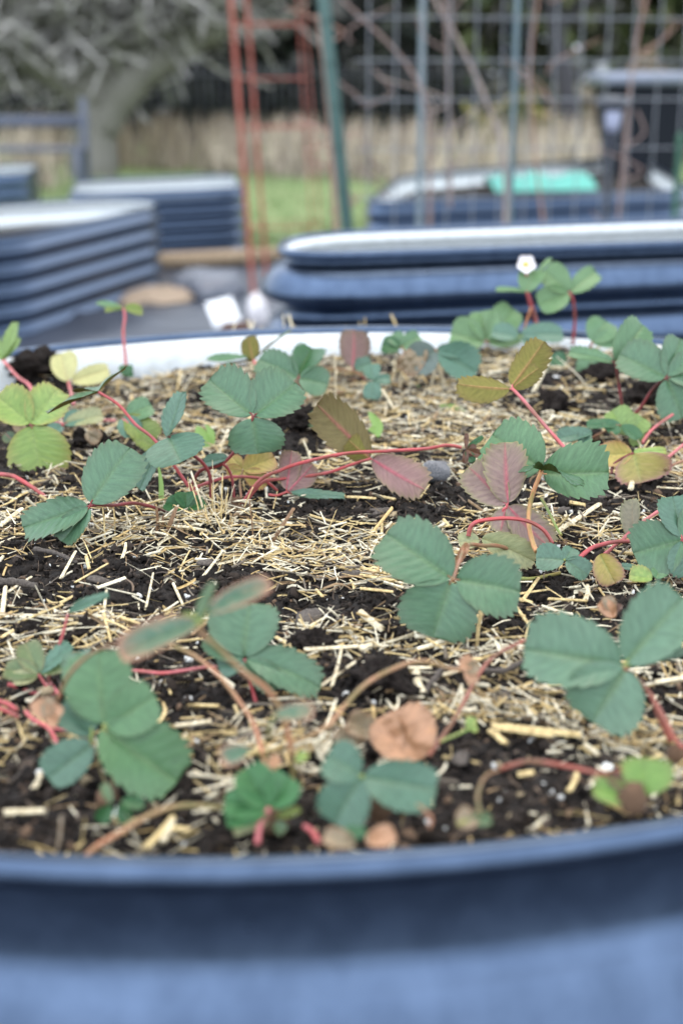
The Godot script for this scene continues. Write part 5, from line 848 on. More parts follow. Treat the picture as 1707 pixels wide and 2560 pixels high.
func make_materials() -> void:
	leaf_top = mat(Color.WHITE, 0.38, 0.46)
	leaf_top.vertex_color_use_as_albedo = true
	leaf_top.albedo_texture = vein_texture(1.0)
	leaf_top.backlight_enabled = true
	leaf_top.backlight = lin(.30, .36, .16)
	leaf_under = mat(Color.WHITE, 0.7, 0.35)
	leaf_under.vertex_color_use_as_albedo = true
	leaf_under.albedo_texture = vein_texture(-1.0)
	leaf_under.backlight_enabled = true
	leaf_under.backlight = lin(.30, .36, .16)
	for e in [["red", .40, .085, .095], ["dark", .20, .040, .045], ["pink", .50, .14, .16], ["orange", .56, .27, .14], ["brown", .26, .14, .08], ["green", .30, .32, .11], ["tanpink", .42, .22, .13], ["brownred", .30, .105, .08]]:
		var s := mat(lin(e[1], e[2], e[3]), 0.5, 0.42)
		s.albedo_texture = noise_tex(31, 0.012, [Color(.70, .86, .70), Color(1, 1, 1), Color(1, .84, .80)], [0.25, 0.55, 0.8])
		triplanar(s, 5.0)
		stalk_mats[e[0]] = s
	M.crown = mat(lin(.10, .055, .03), 0.9)
	# painted steel, blue grey outside and pale inside
	M.steel = mat(lin(.072, .102, .162), 0.36, 0.5)
	M.steel.metallic = 0.92
	M.steel.albedo_texture = noise_tex(17, 0.02, [Color(.86, .87, .88), Color(1, 1, 1)], [0.25, 0.75])
	M.steel.roughness_texture = noise_tex(18, 0.015, [Color(.75, .75, .75), Color(1, 1, 1)], [0.2, 0.8])
	triplanar(M.steel, 3.0)
	M.pale = mat(lin(.76, .79, .81), 0.4, 0.5)
	M.pale.albedo_texture = noise_tex(19, 0.02, [Color(.90, .90, .89), Color(1, 1, 1)], [0.25, 0.7])
	triplanar(M.pale, 4.0)
	# soil
	M.soil = mat(Color.WHITE, 0.85, 0.35)
	M.soil.albedo_texture = noise_tex(21, 0.04, [lin(.005, .004, .0038), lin(.012, .0095, .0085), lin(.026, .020, .017), lin(.011, .0085, .0075)], [0.15, 0.45, 0.66, 0.85], FastNoiseLite.TYPE_SIMPLEX_SMOOTH, 1024)
	triplanar(M.soil, 6.0)
	M.soil.normal_enabled = true
	var nt := bump_tex(22, 0.05, FastNoiseLite.TYPE_SIMPLEX_SMOOTH, 1024)
	nt.color_ramp = null
	nt.as_normal_map = true
	nt.bump_strength = 12.0
	M.soil.normal_texture = nt
	M.soil.normal_scale = 1.0
	M.crumb = mat(Color.WHITE, 0.9, 0.3)
	M.crumb.vertex_color_use_as_albedo = true
	M.straw = mat(Color.WHITE, 0.55, 0.4)
	M.straw.vertex_color_use_as_albedo = true
	M.straw.albedo_texture = noise_tex(25, 0.02, [Color(.80, .78, .74), Color(1, 1, 1)], [0.25, 0.7])
	triplanar(M.straw, 30.0)
	M.straws = []
	for e in [[.80, .72, .53], [.72, .57, .29], [.24, .14, .075], [.36, .29, .22]]:
		var q := mat(lin(e[0], e[1], e[2]), 0.55, 0.4)
		q.albedo_texture = noise_tex(26, 0.02, [Color(.72, .68, .62), Color(1, 1, 1)], [0.25, 0.7])
		triplanar(q, 25.0)
		M.straws.append(q)
	M.twig = mat(lin(.10, .082, .070), 0.85)
	M.twig.albedo_texture = noise_tex(27, 0.03, [Color(.6, .58, .56), Color(1, 1, 1)], [0.25, 0.7])
	triplanar(M.twig, 25.0)
	M.stone = mat(lin(.22, .22, .23), 0.85)
	M.stone.albedo_texture = noise_tex(28, 0.05, [Color(.6, .6, .62), Color(1, 1, 1)], [0.25, 0.7])
	triplanar(M.stone, 25.0)
	for k in 3: straws.append(straw_mesh(k))
	twig_unit = tube(PackedVector3Array([Vector3.ZERO, Vector3(3, .35, 2), Vector3(1, .7, -3), Vector3(6, 1, 0)]), 1.0, 0.4, 4, 0.0, false)
	var lp := PackedVector3Array()
	for j in 4:
		var t := j / 3.0
		for i in 3: lp.append(Vector3((i - 1) * 0.32 * sin(PI * clampf(t, .04, .96)), t - .5, absf(i - 1.0) * .08 - .15 * t * t))
	leaf_unit = grid(lp, 3, 4)
	bush_unit = grid(PackedVector3Array([Vector3(-.3, -.4, .1), Vector3(0, -.5, 0), Vector3(.3, -.4, .1), Vector3(-.25, .4, .06), Vector3(0, .55, -.08), Vector3(.25, .4, .06)]), 3, 2)

func vein_texture(sign_: float) -> ImageTexture:
	var im := Image.create(256, 512, false, Image.FORMAT_RGB8)
	var cell := FastNoiseLite.new()
	cell.noise_type = FastNoiseLite.TYPE_CELLULAR
	cell.cellular_return_type = FastNoiseLite.RETURN_DISTANCE2_SUB
	cell.frequency = 0.06
	cell.seed = 4
	for y in 512:
		var t := y / 511.0
		var ph := (t - 0.22) / 0.78 * (TEETH + 0.35) - 0.66
		for x in 256:
			var s := (x / 255.0 - 0.5) * 2.0
			var p2 := ph + (0.18 if s > 0 else 0.0)
			var d := absf(p2 - roundf(p2))
			var v := maxf(1.0 - d / 0.055, 0.0) * (1.0 - 0.5 * absf(s))
			v = maxf(v, maxf(1.0 - absf(s) / 0.03, 0.0))
			var net := clampf(1.0 - (cell.get_noise_2d(x, y * 0.9) + 1.0) * 2.2, 0.0, 1.0)
			var k := 0.93 + (0.035 * net + 0.035 * v) * (-1.4 if sign_ > 0 else 1.0) + 0.03 * soil_noise.get_noise_2d(x * 0.012, y * 0.012)
			im.set_pixel(x, y, Color(k, k, k))
	return ImageTexture.create_from_image(im)

func setting() -> void:
	var ground := PlaneMesh.new()
	ground.size = Vector2(400, 400)
	var g := mat(Color.WHITE, 0.95, 0.2)
	g.albedo_texture = noise_tex(41, 0.02, [lin(.04, .045, .025), lin(.08, .08, .05), lin(.13, .11, .08)], [0.25, 0.5, 0.75])
	triplanar(g, 0.5)
	tag(put(ground, "ground", g), "", "", "", "structure").position.y = -0.012
	# woven weed fabric between the beds, with folds
	var nu := 90
	var nv := 110
	var p := PackedVector3Array()
	for j in nv:
		for i in nu:
			var x := -4.5 + 9.0 * i / (nu - 1)
			var z := 5.0 - 14.7 * j / (nv - 1)
			var fold := maxf(0.0, soil_noise.get_noise_2d(x * .06, z * .11)) * 0.05 + maxf(0.0, soil_noise.get_noise_2d(x * .25 + 9.0, z * .12) - .1) * 0.04
			p.append(Vector3(x, 0.003 + fold, z))
	var f := mat(Color.WHITE, 0.38, 0.6)
	f.albedo_texture = noise_tex(42, 0.05, [lin(.022, .028, .044), lin(.040, .050, .076)], [0.3, 0.7])
	triplanar(f, 1.2)
	tag(put(grid(p, nu, nv), "weed_fabric", f), "black woven weed fabric with folds laid between the beds", "", "", "structure")
	# lawn
	p = PackedVector3Array()
	for j in 40:
		for i in 50:
			var x := -16.0 + 32.0 * i / 49.0
			var z := -9.2 - 14.0 * j / 39.0
			p.append(Vector3(x, 0.02 + 0.05 * fine_noise.get_noise_2d(x * 40, z * 40), z))
	var l := mat(Color.WHITE, 0.9, 0.2)
	l.albedo_texture = noise_tex(43, 0.02, [lin(.16, .23, .10), lin(.22, .30, .14), lin(.32, .32, .19)], [0.25, 0.5, 0.8])
	triplanar(l, 0.6)
	tag(put(grid(p, 50, 40), "lawn", l), "", "", "", "structure")
	var xf := []
	var cols := []
	for i in 26000:
		var z := -9.3 - 12.0 * pow(rng.randf(), 1.3)
		var x := rng.randf_range(-.27, .27) * -z
		var b := Basis(Vector3.UP, rng.randf() * TAU) * Basis(Vector3.RIGHT, rng.randf_range(-.5, .5))
		xf.append(Transform3D(b.scaled_local(Vector3(.014, rng.randf_range(.05, .12), .02)), Vector3(x, .04, z)))
		var c := Vector3(.18, .27, .11).lerp(Vector3(.36, .36, .21), pow(rng.randf(), 2.0)) * rng.randf_range(.8, 1.2)
		cols.append(Color(c.x, c.y, c.z))
	var bl := mat(Color.WHITE, 0.7, 0.3)
	bl.vertex_color_use_as_albedo = true
	M.blades = bl
	scatter("grass", "short green lawn grass behind the beds", "grass", leaf_unit, bl, xf, cols)

func round_bed() -> void:
	var ring := PackedVector2Array()
	var n := 240
	for i in n:
		var a := TAU * i / n
		var x := 0.622 * cos(a)
		ring.append(Vector2(x, -1.094 + 0.602 * sin(a) - 0.1 * x))
	bed("garden_bed", "round blue-grey corrugated bed full of strawberry plants, nearest the camera", ring, 0.8048, wide_profile(0.80), 6, 0.0062, M.steel, M.pale)
	# soil surface
	var nx := 330
	var nz := 330
	var p := PackedVector3Array()
	p.resize(nx * nz)
	for j in nz:
		var z0 := -1.094 - 0.61 + 1.22 * j / (nz - 1)
		for i in nx:
			var u := -1.0 + 2.0 * i / (nx - 1)
			# squeeze the square grid into the oval
			var w := (z0 + 1.094) / 0.61
			var x := 0.606 * u * sqrt(1.0 - w * w * 0.5)
			var zz := -1.094 + 0.586 * w * sqrt(1.0 - u * u * 0.5) - 0.1 * x
			p[j * nx + i] = Vector3(x, soil_h(x, zz), zz)
	tag(put(grid(p, nx, nz, true), "soil", M.soil), "dark crumbly potting soil filling the round bed", "", "", "structure")

func mulch() -> void:
	var crumbs := [lump(1, .55, 5, 7, .25), lump(2, .65, 5, 7, .25), lump(3, .6, 5, 7, .3)]
	var straw_x := [[], [], []]
	var straw_c := [[], [], []]
	var crumb_x := [[], [], []]
	var crumb_c := [[], [], []]
	var big := []
	var tries := 0
	while tries < 125000:
		tries += 1
		var z := -0.5 - 1.2 * rng.randf()
		var x := rng.randf_range(-1.0, 1.0) * (0.11 + 0.39 * -z)
		if rng.randf() > 1.35 - 0.45 * -z or not in_bed(x, z): continue
		var share := straw_share(x, z)
		if rng.randf() < share * 0.60:
			var L := clampf(exp(rng.randfn(-4.35, 0.52)), 0.004, 0.05)
			var w := clampf(exp(rng.randfn(-6.72, 0.42)), 0.0005, 0.0030)
			if L < 0.007: w *= 0.8
			if z > -0.78: L = minf(L, 0.024)
			var k := 0 if rng.randf() < 0.3 else (1 if rng.randf() < 0.5 else 2)
			var tilt := rng.randfn(0, 0.16)
			if rng.randf() < 0.06: tilt = rng.randf_range(-.9, .9)
			var t := straw_xf(x, soil_h(x, z) + 0.0012 + rng.randf() * 0.006 * share + absf(sin(tilt)) * L * 0.4, z, L, w, tilt)
			var c := straw_color()
			if L > 0.024 and w > 0.0016 and absf(x) < 0.235 * -z + .02 and big.size() < 230 and tilt < .3:
				big.append(t)
			else:
				straw_x[k].append(t)
				straw_c[k].append(c)
		elif rng.randf() < 0.12:
			var fl := rng.randf_range(.004, .016)
			straw_x[2].append(straw_xf(x, soil_h(x, z) + .002, z, fl, rng.randf_range(.0004, .0018), rng.randfn(0, .3)))
			var fc := Vector3(.05, .036, .028).lerp(Vector3(.20, .14, .10), pow(rng.randf(), 2.0))
			straw_c[2].append(Color(fc.x, fc.y, fc.z))
		elif rng.randf() < 0.6:
			var s := clampf(exp(rng.randfn(-6.55, 0.45)), 0.0006, 0.0045)
			var k2 := rng.randi() % 3
			var b := Basis.from_euler(Vector3(rng.randf() * TAU, rng.randf() * TAU, rng.randf() * TAU)) * Basis.from_scale(Vector3(s, s * rng.randf_range(.5, 1), s * rng.randf_range(.7, 1.3)))
			crumb_x[k2].append(Transform3D(b, Vector3(x, soil_h(x, z) + s * 0.3, z)))
			var q := rng.randf()
			var c2 := Vector3(.008, .0063, .0057).lerp(Vector3(.036, .027, .022), pow(rng.randf(), 2.0))
			if q < 0.02 and s < 0.0028: c2 = Vector3(.62, .62, .60)
			elif q < 0.05: c2 = Vector3(.14, .09, .06)
			elif q < 0.065: c2 = Vector3(.28, .22, .14)
			crumb_c[k2].append(Color(c2.x, c2.y, c2.z))
	for k in 3:
		scatter("straw_mulch", ["short round straw bits strewn over the soil", "split pale straw bits strewn over the soil", "thin shreds of straw strewn over the soil"][k], "straw", straws[k], M.straw, straw_x[k], straw_c[k])
		scatter("soil_crumbs", ["fine dark crumbs of soil between the straw", "rounded dark crumbs of soil between the straw", "rough dark crumbs of soil between the straw"][k], "soil", crumbs[k], M.crumb, crumb_x[k], crumb_c[k])
	print("straw ", straw_x[0].size() + straw_x[1].size() + straw_x[2].size(), " crumbs ", crumb_x[0].size() * 3, " big ", big.size())
	for t in big:
		var o := put(straws[rng.randi() % 2], "straw_piece", M.straws[0 if rng.randf() < .5 else 1])
		o.transform = t
		tag(o, "one of the longer cut straw pieces lying on the soil", "straw", "longer straw pieces on the soil")
	for e in LONGS:
		var a := Vector3(e[0], e[1], e[2])
		var b := Vector3(e[3], e[4], e[5])
		var w: float = e[6] * 0.001 * (0.5 + 0.5 * -a.z)
		a.y = soil_h(a.x, a.z) + w * .4 + .004
		b.y = soil_h(b.x, b.z) + w * .4 + .004
		var m := (a + b) / 2.0
		var lift := maxf(0.0, soil_h(m.x, m.z) + w * .4 + .003 - m.y)
		var o := stem_between(a + Vector3.UP * lift, b + Vector3.UP * lift, w, rng.randi() % 2, "long_straw", M.straws[e[7]])
		tag(o, "long pale straw lying on top of the mulch", "straw", "long straws on top of the mulch")
	# tuft of straw stubble
	var tb := Vector3(TUFT[0][0], TUFT[0][1], TUFT[0][2])
	var tuft := base("straw_tuft", tb)
	tag(tuft, "tuft of thin upright cut straw in front of the strawberry crown", "straw")
	for e in TUFT:
		var up := Vector3.UP * maxf(0.0, soil_h(e[0], e[2]) - .777)
		stem_between(Vector3(e[0], e[1] - .004, e[2]) + up, Vector3(e[3], e[4], e[5]) + up, e[6] * 0.0014, 1 + rng.randi() % 2, "straw_stem", M.straws[0 if rng.randf() < .6 else 1], tuft)
	var names := ["thick golden straw stub upright beside the low toothed leaf", "shorter golden straw stub, second from the low toothed leaf", "cream straw stub, third from the low toothed leaf", "thin brown stalk standing just beside the straw tuft", "flat brown dead strip leaning on the mulch beside the straw tuft", "white dry stalk upright in front of the purplish leaf", "golden dry stalk upright beside the curling purple leaf", "cream bent dry stalk in front of the dark soil mound", "broad brown stub standing just before the straw tuft", "broad brown stub leaning away from the straw tuft", "short brown stub between the two broad brown stubs", "very thin cream straw among the red stalks by the straw tuft", "cream dry stalk upright under the notched high leaf", "pale dry stalk leaning on dark soil behind the straw tuft", "pale blurred stalk in front of the round teal leaflets", "thick pale blurred stalk leaning below the plant with the white flower", "long pale blurred stalk leaning behind the raised olive leaf", "short pale blurred stalk beside the round teal leaflets", "pale blurred stalk leaning left behind the long red runner", "thick pale blurred stalk standing beside the small teal leaves", "second thick pale blurred stalk beside the small teal leaves", "short cream straw beside the yellow-green plant", "grey dry stalk standing near the rim below the toothed leaves", "thin brown stalk lying on dark soil above the seedling leaf"]
	var at_ := 0
	for e in STEMS:
		var up := Vector3.UP * maxf(0.0, soil_h(e[0], e[2]) - .777)
		var o := stem_between(Vector3(e[0], e[1] - .004, e[2]) + up, Vector3(e[3], e[4], e[5]) + up, e[6] * 0.0011, 1, "dry_stalk", M.straws[e[7]])
		tag(o, names[at_], "dry stalk", "dry stalks standing in the mulch")
		at_ += 1
	for e in RIMSTEMS:
		var up := Vector3.UP * maxf(0.0, soil_h(e[0], e[2]) - .777)
		var o := stem_between(Vector3(e[0], e[1], e[2]) + up, Vector3(e[3], e[4], e[5]) + up, e[6] * 0.0013, 1, "dry_stalk", M.straws[e[7]])
		tag(o, "thin dry stem sticking up before the far rim", "stem", "dry stems at the far rim")
	# twig, sticks, stone, bark, clods
	for e in [[TWIG, .0021, .0014, "grey-brown knotted twig lying under the large pale leaf"], [STICK, .0028, .0022, "weathered grey stick end on the soil beside straw, cut by the edge"], [STICK2, .0019, .0012, "thin grey stick on dark soil above the seedling leaf"]]:
		var pts := []
		for q in e[0]: pts.append(Vector3(q[0], q[1], q[2]) - Vector3(e[0][0][0], e[0][0][1], e[0][0][2]))
		var tw := put(tube(spline(pts, 6), e[1], e[2], 8, 0.18), "twig", M.twig)
		tw.position = Vector3(e[0][0][0], e[0][0][1], e[0][0][2])
		tag(tw, e[3], "twig")
	var st := put(lump(77, .22, 8, 12), "stone", M.stone)
	st.position = Vector3(STONE[0][0], soil_h(STONE[0][0], STONE[0][2]) + .008, STONE[0][2])
	st.scale = Vector3(.013, .0095, .011)
	tag(st, "small grey stone on the soil below the purple leaf", "stone")
	for e in CHIPS:
		var o := put(lump(int(e[0] * 9000.0) + 5, .3, 5, 8), "bark_chip", M.twig)
		o.position = Vector3(e[0], soil_h(e[0], e[2]) + .003, e[2])
		o.rotation = Vector3(rng.randf_range(-.3, .3), rng.randf() * TAU, rng.randf_range(-.2, .2))
		o.scale = Vector3(e[3] * .0005, .0022, e[4] * .0005)
		tag(o, "flat chip of dark brown bark on the soil", "bark", "bark chips on the soil")
	var cm := mat(Color.WHITE, .95, .25)
	cm.albedo_texture = M.soil.albedo_texture
	triplanar(cm, 9.0)
	var clods := ["large dark lump of soil against the white wall at the far corner", "big dark mound of soil beside the curling purple leaf", "smaller dark lump beside the big soil mound", "dark lump of soil behind the thick straw next to the hole", "small black lump on the straw above the lower toothed leaves", "dark lump below the long pair of straws near the edge", "dark lump of soil under the yellow-green round leaflet", "dark lump of soil behind the straw tuft", "dark lump of soil behind the red stalk of the olive leaf", "dark lump between the olive leaf and the crossing red stalks", "dark lump behind the yellow-pink leaf at the edge", "dark lump of soil under the arching brown stalk"]
	at_ = 0
	for e in CLODS:
		var o := put(lump(int(e[0] * 7000.0) + 50, .5, 26, 40, .22), "soil_clod", cm)
		o.position = Vector3(e[0], soil_h(e[0], e[2]) + e[3] * .25, e[2])
		o.rotation.y = rng.randf() * TAU
		o.scale = Vector3(e[3] * 1.0, e[3] * .6, e[3] * .9)
		tag(o, clods[at_], "soil lump", "soil lumps in the round bed")
		at_ += 1
	var gm := mat(lin(.16, .30, .06), .5)
	gm.backlight_enabled = true
	gm.backlight = lin(.3, .36, .16)
	var k3 := 0
	for bl in [BLADE0, BLADE1, BLADE2, BLADE3, BLADE4, BLADE5]:
		var w: float = bl[3][0] * .001
		var pts := []
		for i in 3: pts.append(Vector3(bl[i][0], bl[i][1], bl[i][2]))
		var ln := spline(pts, 5)
		var p := PackedVector3Array()
		for i in ln.size():
			var t := float(i) / (ln.size() - 1)
			var d := (ln[mini(i + 1, ln.size() - 1)] - ln[maxi(i - 1, 0)]).normalized()
			var s := d.cross(Vector3(0, .3, .95)).normalized()
			var ww := w * (1.0 - pow(t, 2.5) * .9)
			for q in [-1.0, 0.0, 1.0]: p.append(ln[i] - pts[0] + s * ww * q + Vector3(0, 0, absf(q) * ww * .5))
		var o := put(grid(p, 3, ln.size()), "grass_blade", gm)
		o.position = pts[0]
		tag(o, ["green grass blade leaning up among blurred straw behind the middle", "green grass blade arching down over straw behind the middle", "thin light green grass blade upright beside the notched leaf", "broad light green blade behind the small blue-green leaf", "narrow green blade with a bent tip behind the straw tuft", "short yellow-green blade beside the purple leaf"][k3], "grass")
		k3 += 1

func flower(plant: Node3D) -> void:
	var o := Node3D.new()
	o.name = "flower"
	plant.add_child(o, true)
	o.position = Vector3(FLOWER[0][0], FLOWER[0][1], FLOWER[0][2]) - plant.position
	o.rotation_degrees = Vector3(70, 0, 0)
	var pm := mat(lin(.82, .78, .80), .6)
	for k in 5:
		var p := PackedVector3Array()
		for j in 6:
			for i in 5:
				var t := j / 5.0
				var u := (i - 2) / 2.0
				p.append(Vector3(u * .0062 * sin(PI * clampf(t * .85 + .08, 0, 1)), .003 * t * t + .002 * u * u, t * .011))
		var q := put(grid(p, 5, 6), "petal", pm, o)
		q.rotation.y = TAU * k / 5.0
	var c := put(lump(9, .2), "centre", mat(lin(.6, .5, .12), .8), o)
	c.scale = Vector3.ONE * .004
	var p0 := Vector3(FLOWER[0][0], FLOWER[0][1], FLOWER[0][2]) - plant.position
	put(tube(spline([p0, p0 + Vector3(.004, -.03, 0), p0 + Vector3(.016, -.07, .004), p0 + Vector3(.02, -.13, .01)], 4), .0009, .0012), "flower_stalk", stalk_mats["pink"], plant)

func far_things() -> void:
	# ---- beds
	var ring := rounded([Vector2(-.115, -2.365), Vector2(1.7, -2.88), Vector2(1.85, -3.35), Vector2(-.09, -2.70)], .16, .06)
	bed("garden_bed", "oval blue-grey corrugated bed with a white inner wall, just behind the round bed", ring, .81, round_profile(.80), 6, .0065, M.steel, M.pale)
	soil_sheet(Vector2(.85, -2.78), [Vector2(-.10, -2.40), Vector2(1.66, -2.92), Vector2(1.8, -3.3), Vector2(-.06, -2.68)], .70, "dark soil low inside the oval bed")
	ring = rounded([Vector2(-2.4, -5.75), Vector2(-1.42, -5.98), Vector2(-.93, -7.7), Vector2(-1.22, -8.15), Vector2(-2.5, -7.1)], .28, .1)
	bed("garden_bed", "low blue-grey corrugated bed at the side with an angled wall and white top band", ring, .43, wavy_profile(.43, .088, .028), 6, .007, M.steel, M.pale)
	soil_sheet(Vector2(-1.7, -7.1), [Vector2(-2.35, -5.82), Vector2(-1.47, -6.05), Vector2(-1.0, -7.7), Vector2(-1.25, -8.1), Vector2(-2.45, -7.05)], .30, "soil inside the low bed at the side")
	ring = rounded([Vector2(-1.55, -8.3), Vector2(-.60, -8.85), Vector2(-.74, -10.0), Vector2(-1.7, -9.4)], .22, .1)
	bed("garden_bed", "small blue-grey corrugated bed standing beside the red tomato cage", ring, .43, wavy_profile(.43, .080, .030), 6, .008, M.steel, M.pale)
	soil_sheet(Vector2(-1.15, -9.1), [Vector2(-1.5, -8.35), Vector2(-.65, -8.9), Vector2(-.78, -9.95), Vector2(-1.65, -9.35)], .30, "soil inside the small bed by the cage")
	ring = rounded([Vector2(.12, -7.7), Vector2(.42, -9.9), Vector2(2.45, -12.2), Vector2(2.1, -8.65)], .3, .12)
	bed("garden_bed", "long blue-grey corrugated bed behind the wire fence holding a turquoise sheet", ring, .43, wavy_profile(.43, .088, .028), 6, .012, M.steel, M.pale)
	soil_sheet(Vector2(1.25, -9.3), [Vector2(.2, -7.75), Vector2(.48, -9.8), Vector2(2.38, -12.0), Vector2(2.02, -8.7)], .33, "brown soil inside the long bed behind the fence")
	ring = rounded([Vector2(-4.2, -9.6), Vector2(-2.25, -10.5), Vector2(-2.4, -11.6), Vector2(-4.4, -10.8)], .25, .1)
	bed("garden_bed", "far blue-grey corrugated bed half hidden behind the low bed at the side", ring, .40, wavy_profile(.4, .088, .02), 6, .008, M.steel, M.pale)
	soil_sheet(Vector2(-3.0, -10.5), [Vector2(-4.1, -9.7), Vector2(-2.35, -10.55), Vector2(-2.45, -11.5), Vector2(-4.3, -10.7)], .30, "soil inside the far bed")
	# sheet of turquoise cloth in the long bed
	var p := PackedVector3Array()
	for j in 10:
		for i in 16:
			var u := i / 15.0
			var v := j / 9.0
			p.append(Vector3(u * .66, .05 + .05 * sin(u * 9.0) * sin(v * 5.0) + .05 * sin(PI * v), -v * .9 - u * .15))
	var cloth := put(grid(p, 16, 10, true), "cloth", mat(lin(.06, .30, .25), .6))
	cloth.position = Vector3(.95, .34, -9.0)
	tag(cloth, "crumpled turquoise cloth lying in the long bed behind the fence", "cloth")
	# ---- plank, bags and tag on the fabric
	var wood := mat(lin(.42, .32, .22), .8)
	wood.albedo_texture = noise_tex(51, 0.02, [Color(.7, .66, .6), Color(1, 1, 1)], [0.2, 0.8])
	triplanar(wood, 3.0)
	var plank := put(block(Vector3(.85, .07, .14), .006), "wooden_plank", wood)
	plank.position = Vector3(-.70, .06, -8.42)
	plank.rotation.y = .38
	tag(plank, "pale wooden plank on the ground in front of the small bed", "plank")
	var sand := put(lump(61, .25, 10, 16), "gravel_heap", mat(lin(.30, .23, .17), .95))
	sand.position = Vector3(-.93, .0, -7.2)
	sand.scale = Vector3(.22, .06, .3)
	tag(sand, "low tan heap of earth beside the low bed", "earth")
	var bag := put(lump(62, .3, 10, 16), "black_bag", mat(lin(.10, .11, .14), .45))
	bag.position = Vector3(-.68, .03, -7.35)
	bag.scale = Vector3(.19, .10, .3)
	tag(bag, "crumpled dark grey bag lying between plank and white tag", "bag")
	var wt := put(block(Vector3(.12, .006, .15), .002), "plastic_tag", mat(lin(.80, .82, .86), .5))
	wt.position = Vector3(-.53, .07, -6.35)
	wt.rotation_degrees = Vector3(38, 25, 14)
	tag(wt, "white plastic sheet corner on the fabric beyond the round bed", "plastic")
	var wb := put(lump(64, .35, 8, 12), "plastic_bag", mat(lin(.72, .68, .70), .6))
	wb.position = Vector3(-.385, .06, -6.45)
	wb.scale = Vector3(.045, .08, .045)
	tag(wb, "small crumpled white plastic bag at the foot of the red cage", "bag")
	var pot := put(lathe([Vector2(0.001, 0), Vector2(.05, 0), Vector2(.06, .1), Vector2(.066, .1), Vector2(.066, .12), Vector2(.055, .12), Vector2(.05, .02)], 18), "plant_pot", mat(lin(.10, .045, .03), .6))
	pot.position = Vector3(-.42, .01, -5.7)
	tag(pot, "small dark brown pot between the beds beside the white tag", "pot")
	# ---- tomato cage
	var red := mat(lin(.42, .11, .075), .55)
	red.albedo_texture = noise_tex(52, 0.02, [Color(.7, .62, .55), Color(1, 1, 1)], [0.2, 0.7])
	triplanar(red, 4.0)
	var cage := base("tomato_cage", Vector3(-.42, 0, -6.85))
	tag(cage, "tall red metal tomato cage with horizontal rungs", "plant cage")
	var foot := [Vector3(0, 0, 0), Vector3(.30, 0, -.06), Vector3(.34, 0, -.36), Vector3(.05, 0, -.34)]
	var head_ := [Vector3(-.10, 1.75, 0), Vector3(.20, 1.75, -.06), Vector3(.22, 1.75, -.36), Vector3(-.05, 1.75, -.34)]
	for i in 4:
		put(tube(PackedVector3Array([foot[i], foot[i].lerp(head_[i], .5), head_[i]]), [.011, .003, .003, .008][i], [.011, .003, .003, .008][i], 8), "post", red, cage)
	for h in [.39, .85, 1.07, 1.31, 1.54]:
		for i in 4:
			var a: Vector3 = foot[i].lerp(head_[i], h / 1.75)
			var b: Vector3 = foot[(i + 1) % 4].lerp(head_[(i + 1) % 4], h / 1.75)
			put(tube(PackedVector3Array([a, b]), .0045 if i == 0 else .002, .0045 if i == 0 else .002, 6), "rung", red, cage)
	# ---- green post
	var green := mat(lin(.05, .10, .09), .6)
	var post := base("fence_post", Vector3(.08, 0, -5.15))
	tag(post, "dark green metal post leaning in front of the lawn", "post")
	var tp := SurfaceTool.new()
	put(block(Vector3(.044, 2.1, .008), .002), "flange", green, post).position.y = 1.05
	put(block(Vector3(.008, 2.1, .034), .002), "web", green, post).position = Vector3(0, 1.05, -.0215)
	for k in 12: put(block(Vector3(.012, .02, .012), .002), "stud", green, post).position = Vector3(0, .3 + k * .14, .0105)
	post.rotation_degrees.z = 6.0
	# ---- wire fence panel
	var wire := mat(lin(.22, .23, .25), .5)
	wire.metallic = .3
	var fence := base("wire_fence", Vector3(.1, 0, -5.5))
	tag(fence, "grey welded wire fence panel crossing behind the oval bed", "fence")
	for k in 20: put(tube(PackedVector3Array([Vector3(k * .10, .05, -.0138 * k), Vector3(k * .10, 1.75, -.0138 * k)]), .0028, .0028, 6), "wire", wire, fence)
	for h in [.1, .28, .46, .64, .82, 1.0, 1.14, 1.29, 1.50]: put(tube(PackedVector3Array([Vector3(-.05, h, .006), Vector3(1.95, h, -.266)]), .0032, .0032, 6), "wire", wire, fence)
	for e in [[.98, -5.85, "slim blue-grey steel post standing in the middle of the wire fence", .0135, lin(.11, .16, .18)], [.62, -5.95, "pale blue-grey steel post near the green post", .0128, lin(.17, .22, .24)], [1.30, -5.65, "short dark green post by the solar light", .012, lin(.03, .10, .06)]]:
		var q := base("fence_post", Vector3(e[0] - .3 if e[3] > .0125 else e[0], 0, e[1]))
		var hh := 1.7 if e[3] > .0125 else .86
		put(tube(PackedVector3Array([Vector3.ZERO, Vector3(0, hh, 0)]), e[3], e[3], 10), "shaft", mat(e[4], .5), q)
		put(lathe([Vector2(.001, .02), Vector2(e[3] * .7, .016), Vector2(e[3] * 1.15, 0), Vector2(e[3] * 1.15, -.03)], 12), "cap", mat(e[4], .5), q).position.y = hh
		tag(q, e[2], "post")
	# ---- canes
	var cm := mat(lin(.24, .17, .15), .8)
	var cm2 := mat(lin(.30, .18, .14), .8)
	var cm3 := mat(lin(.30, .24, .21), .8)
	cane([Vector3(.62, 0, -5.6), Vector3(.63, .7, -5.6), Vector3(.52, 1.05, -5.6), Vector3(.30, 1.42, -5.62), Vector3(.12, 1.6, -5.6)], .017, "grey-red bare cane curving up across the wire fence", cm3)
	cane([Vector3(.34, 0, -5.65), Vector3(.34, .75, -5.65), Vector3(.28, 1.08, -5.66), Vector3(.0, 1.36, -5.68)], .015, "reddish bare cane leaning towards the green post", cm)
	cane([Vector3(.0, .0, -5.5), Vector3(-.02, .5, -5.5), Vector3(-.05, 1.0, -5.5), Vector3(-.09, 1.3, -5.5)], .018, "red-brown cane standing against the green post", cm2)
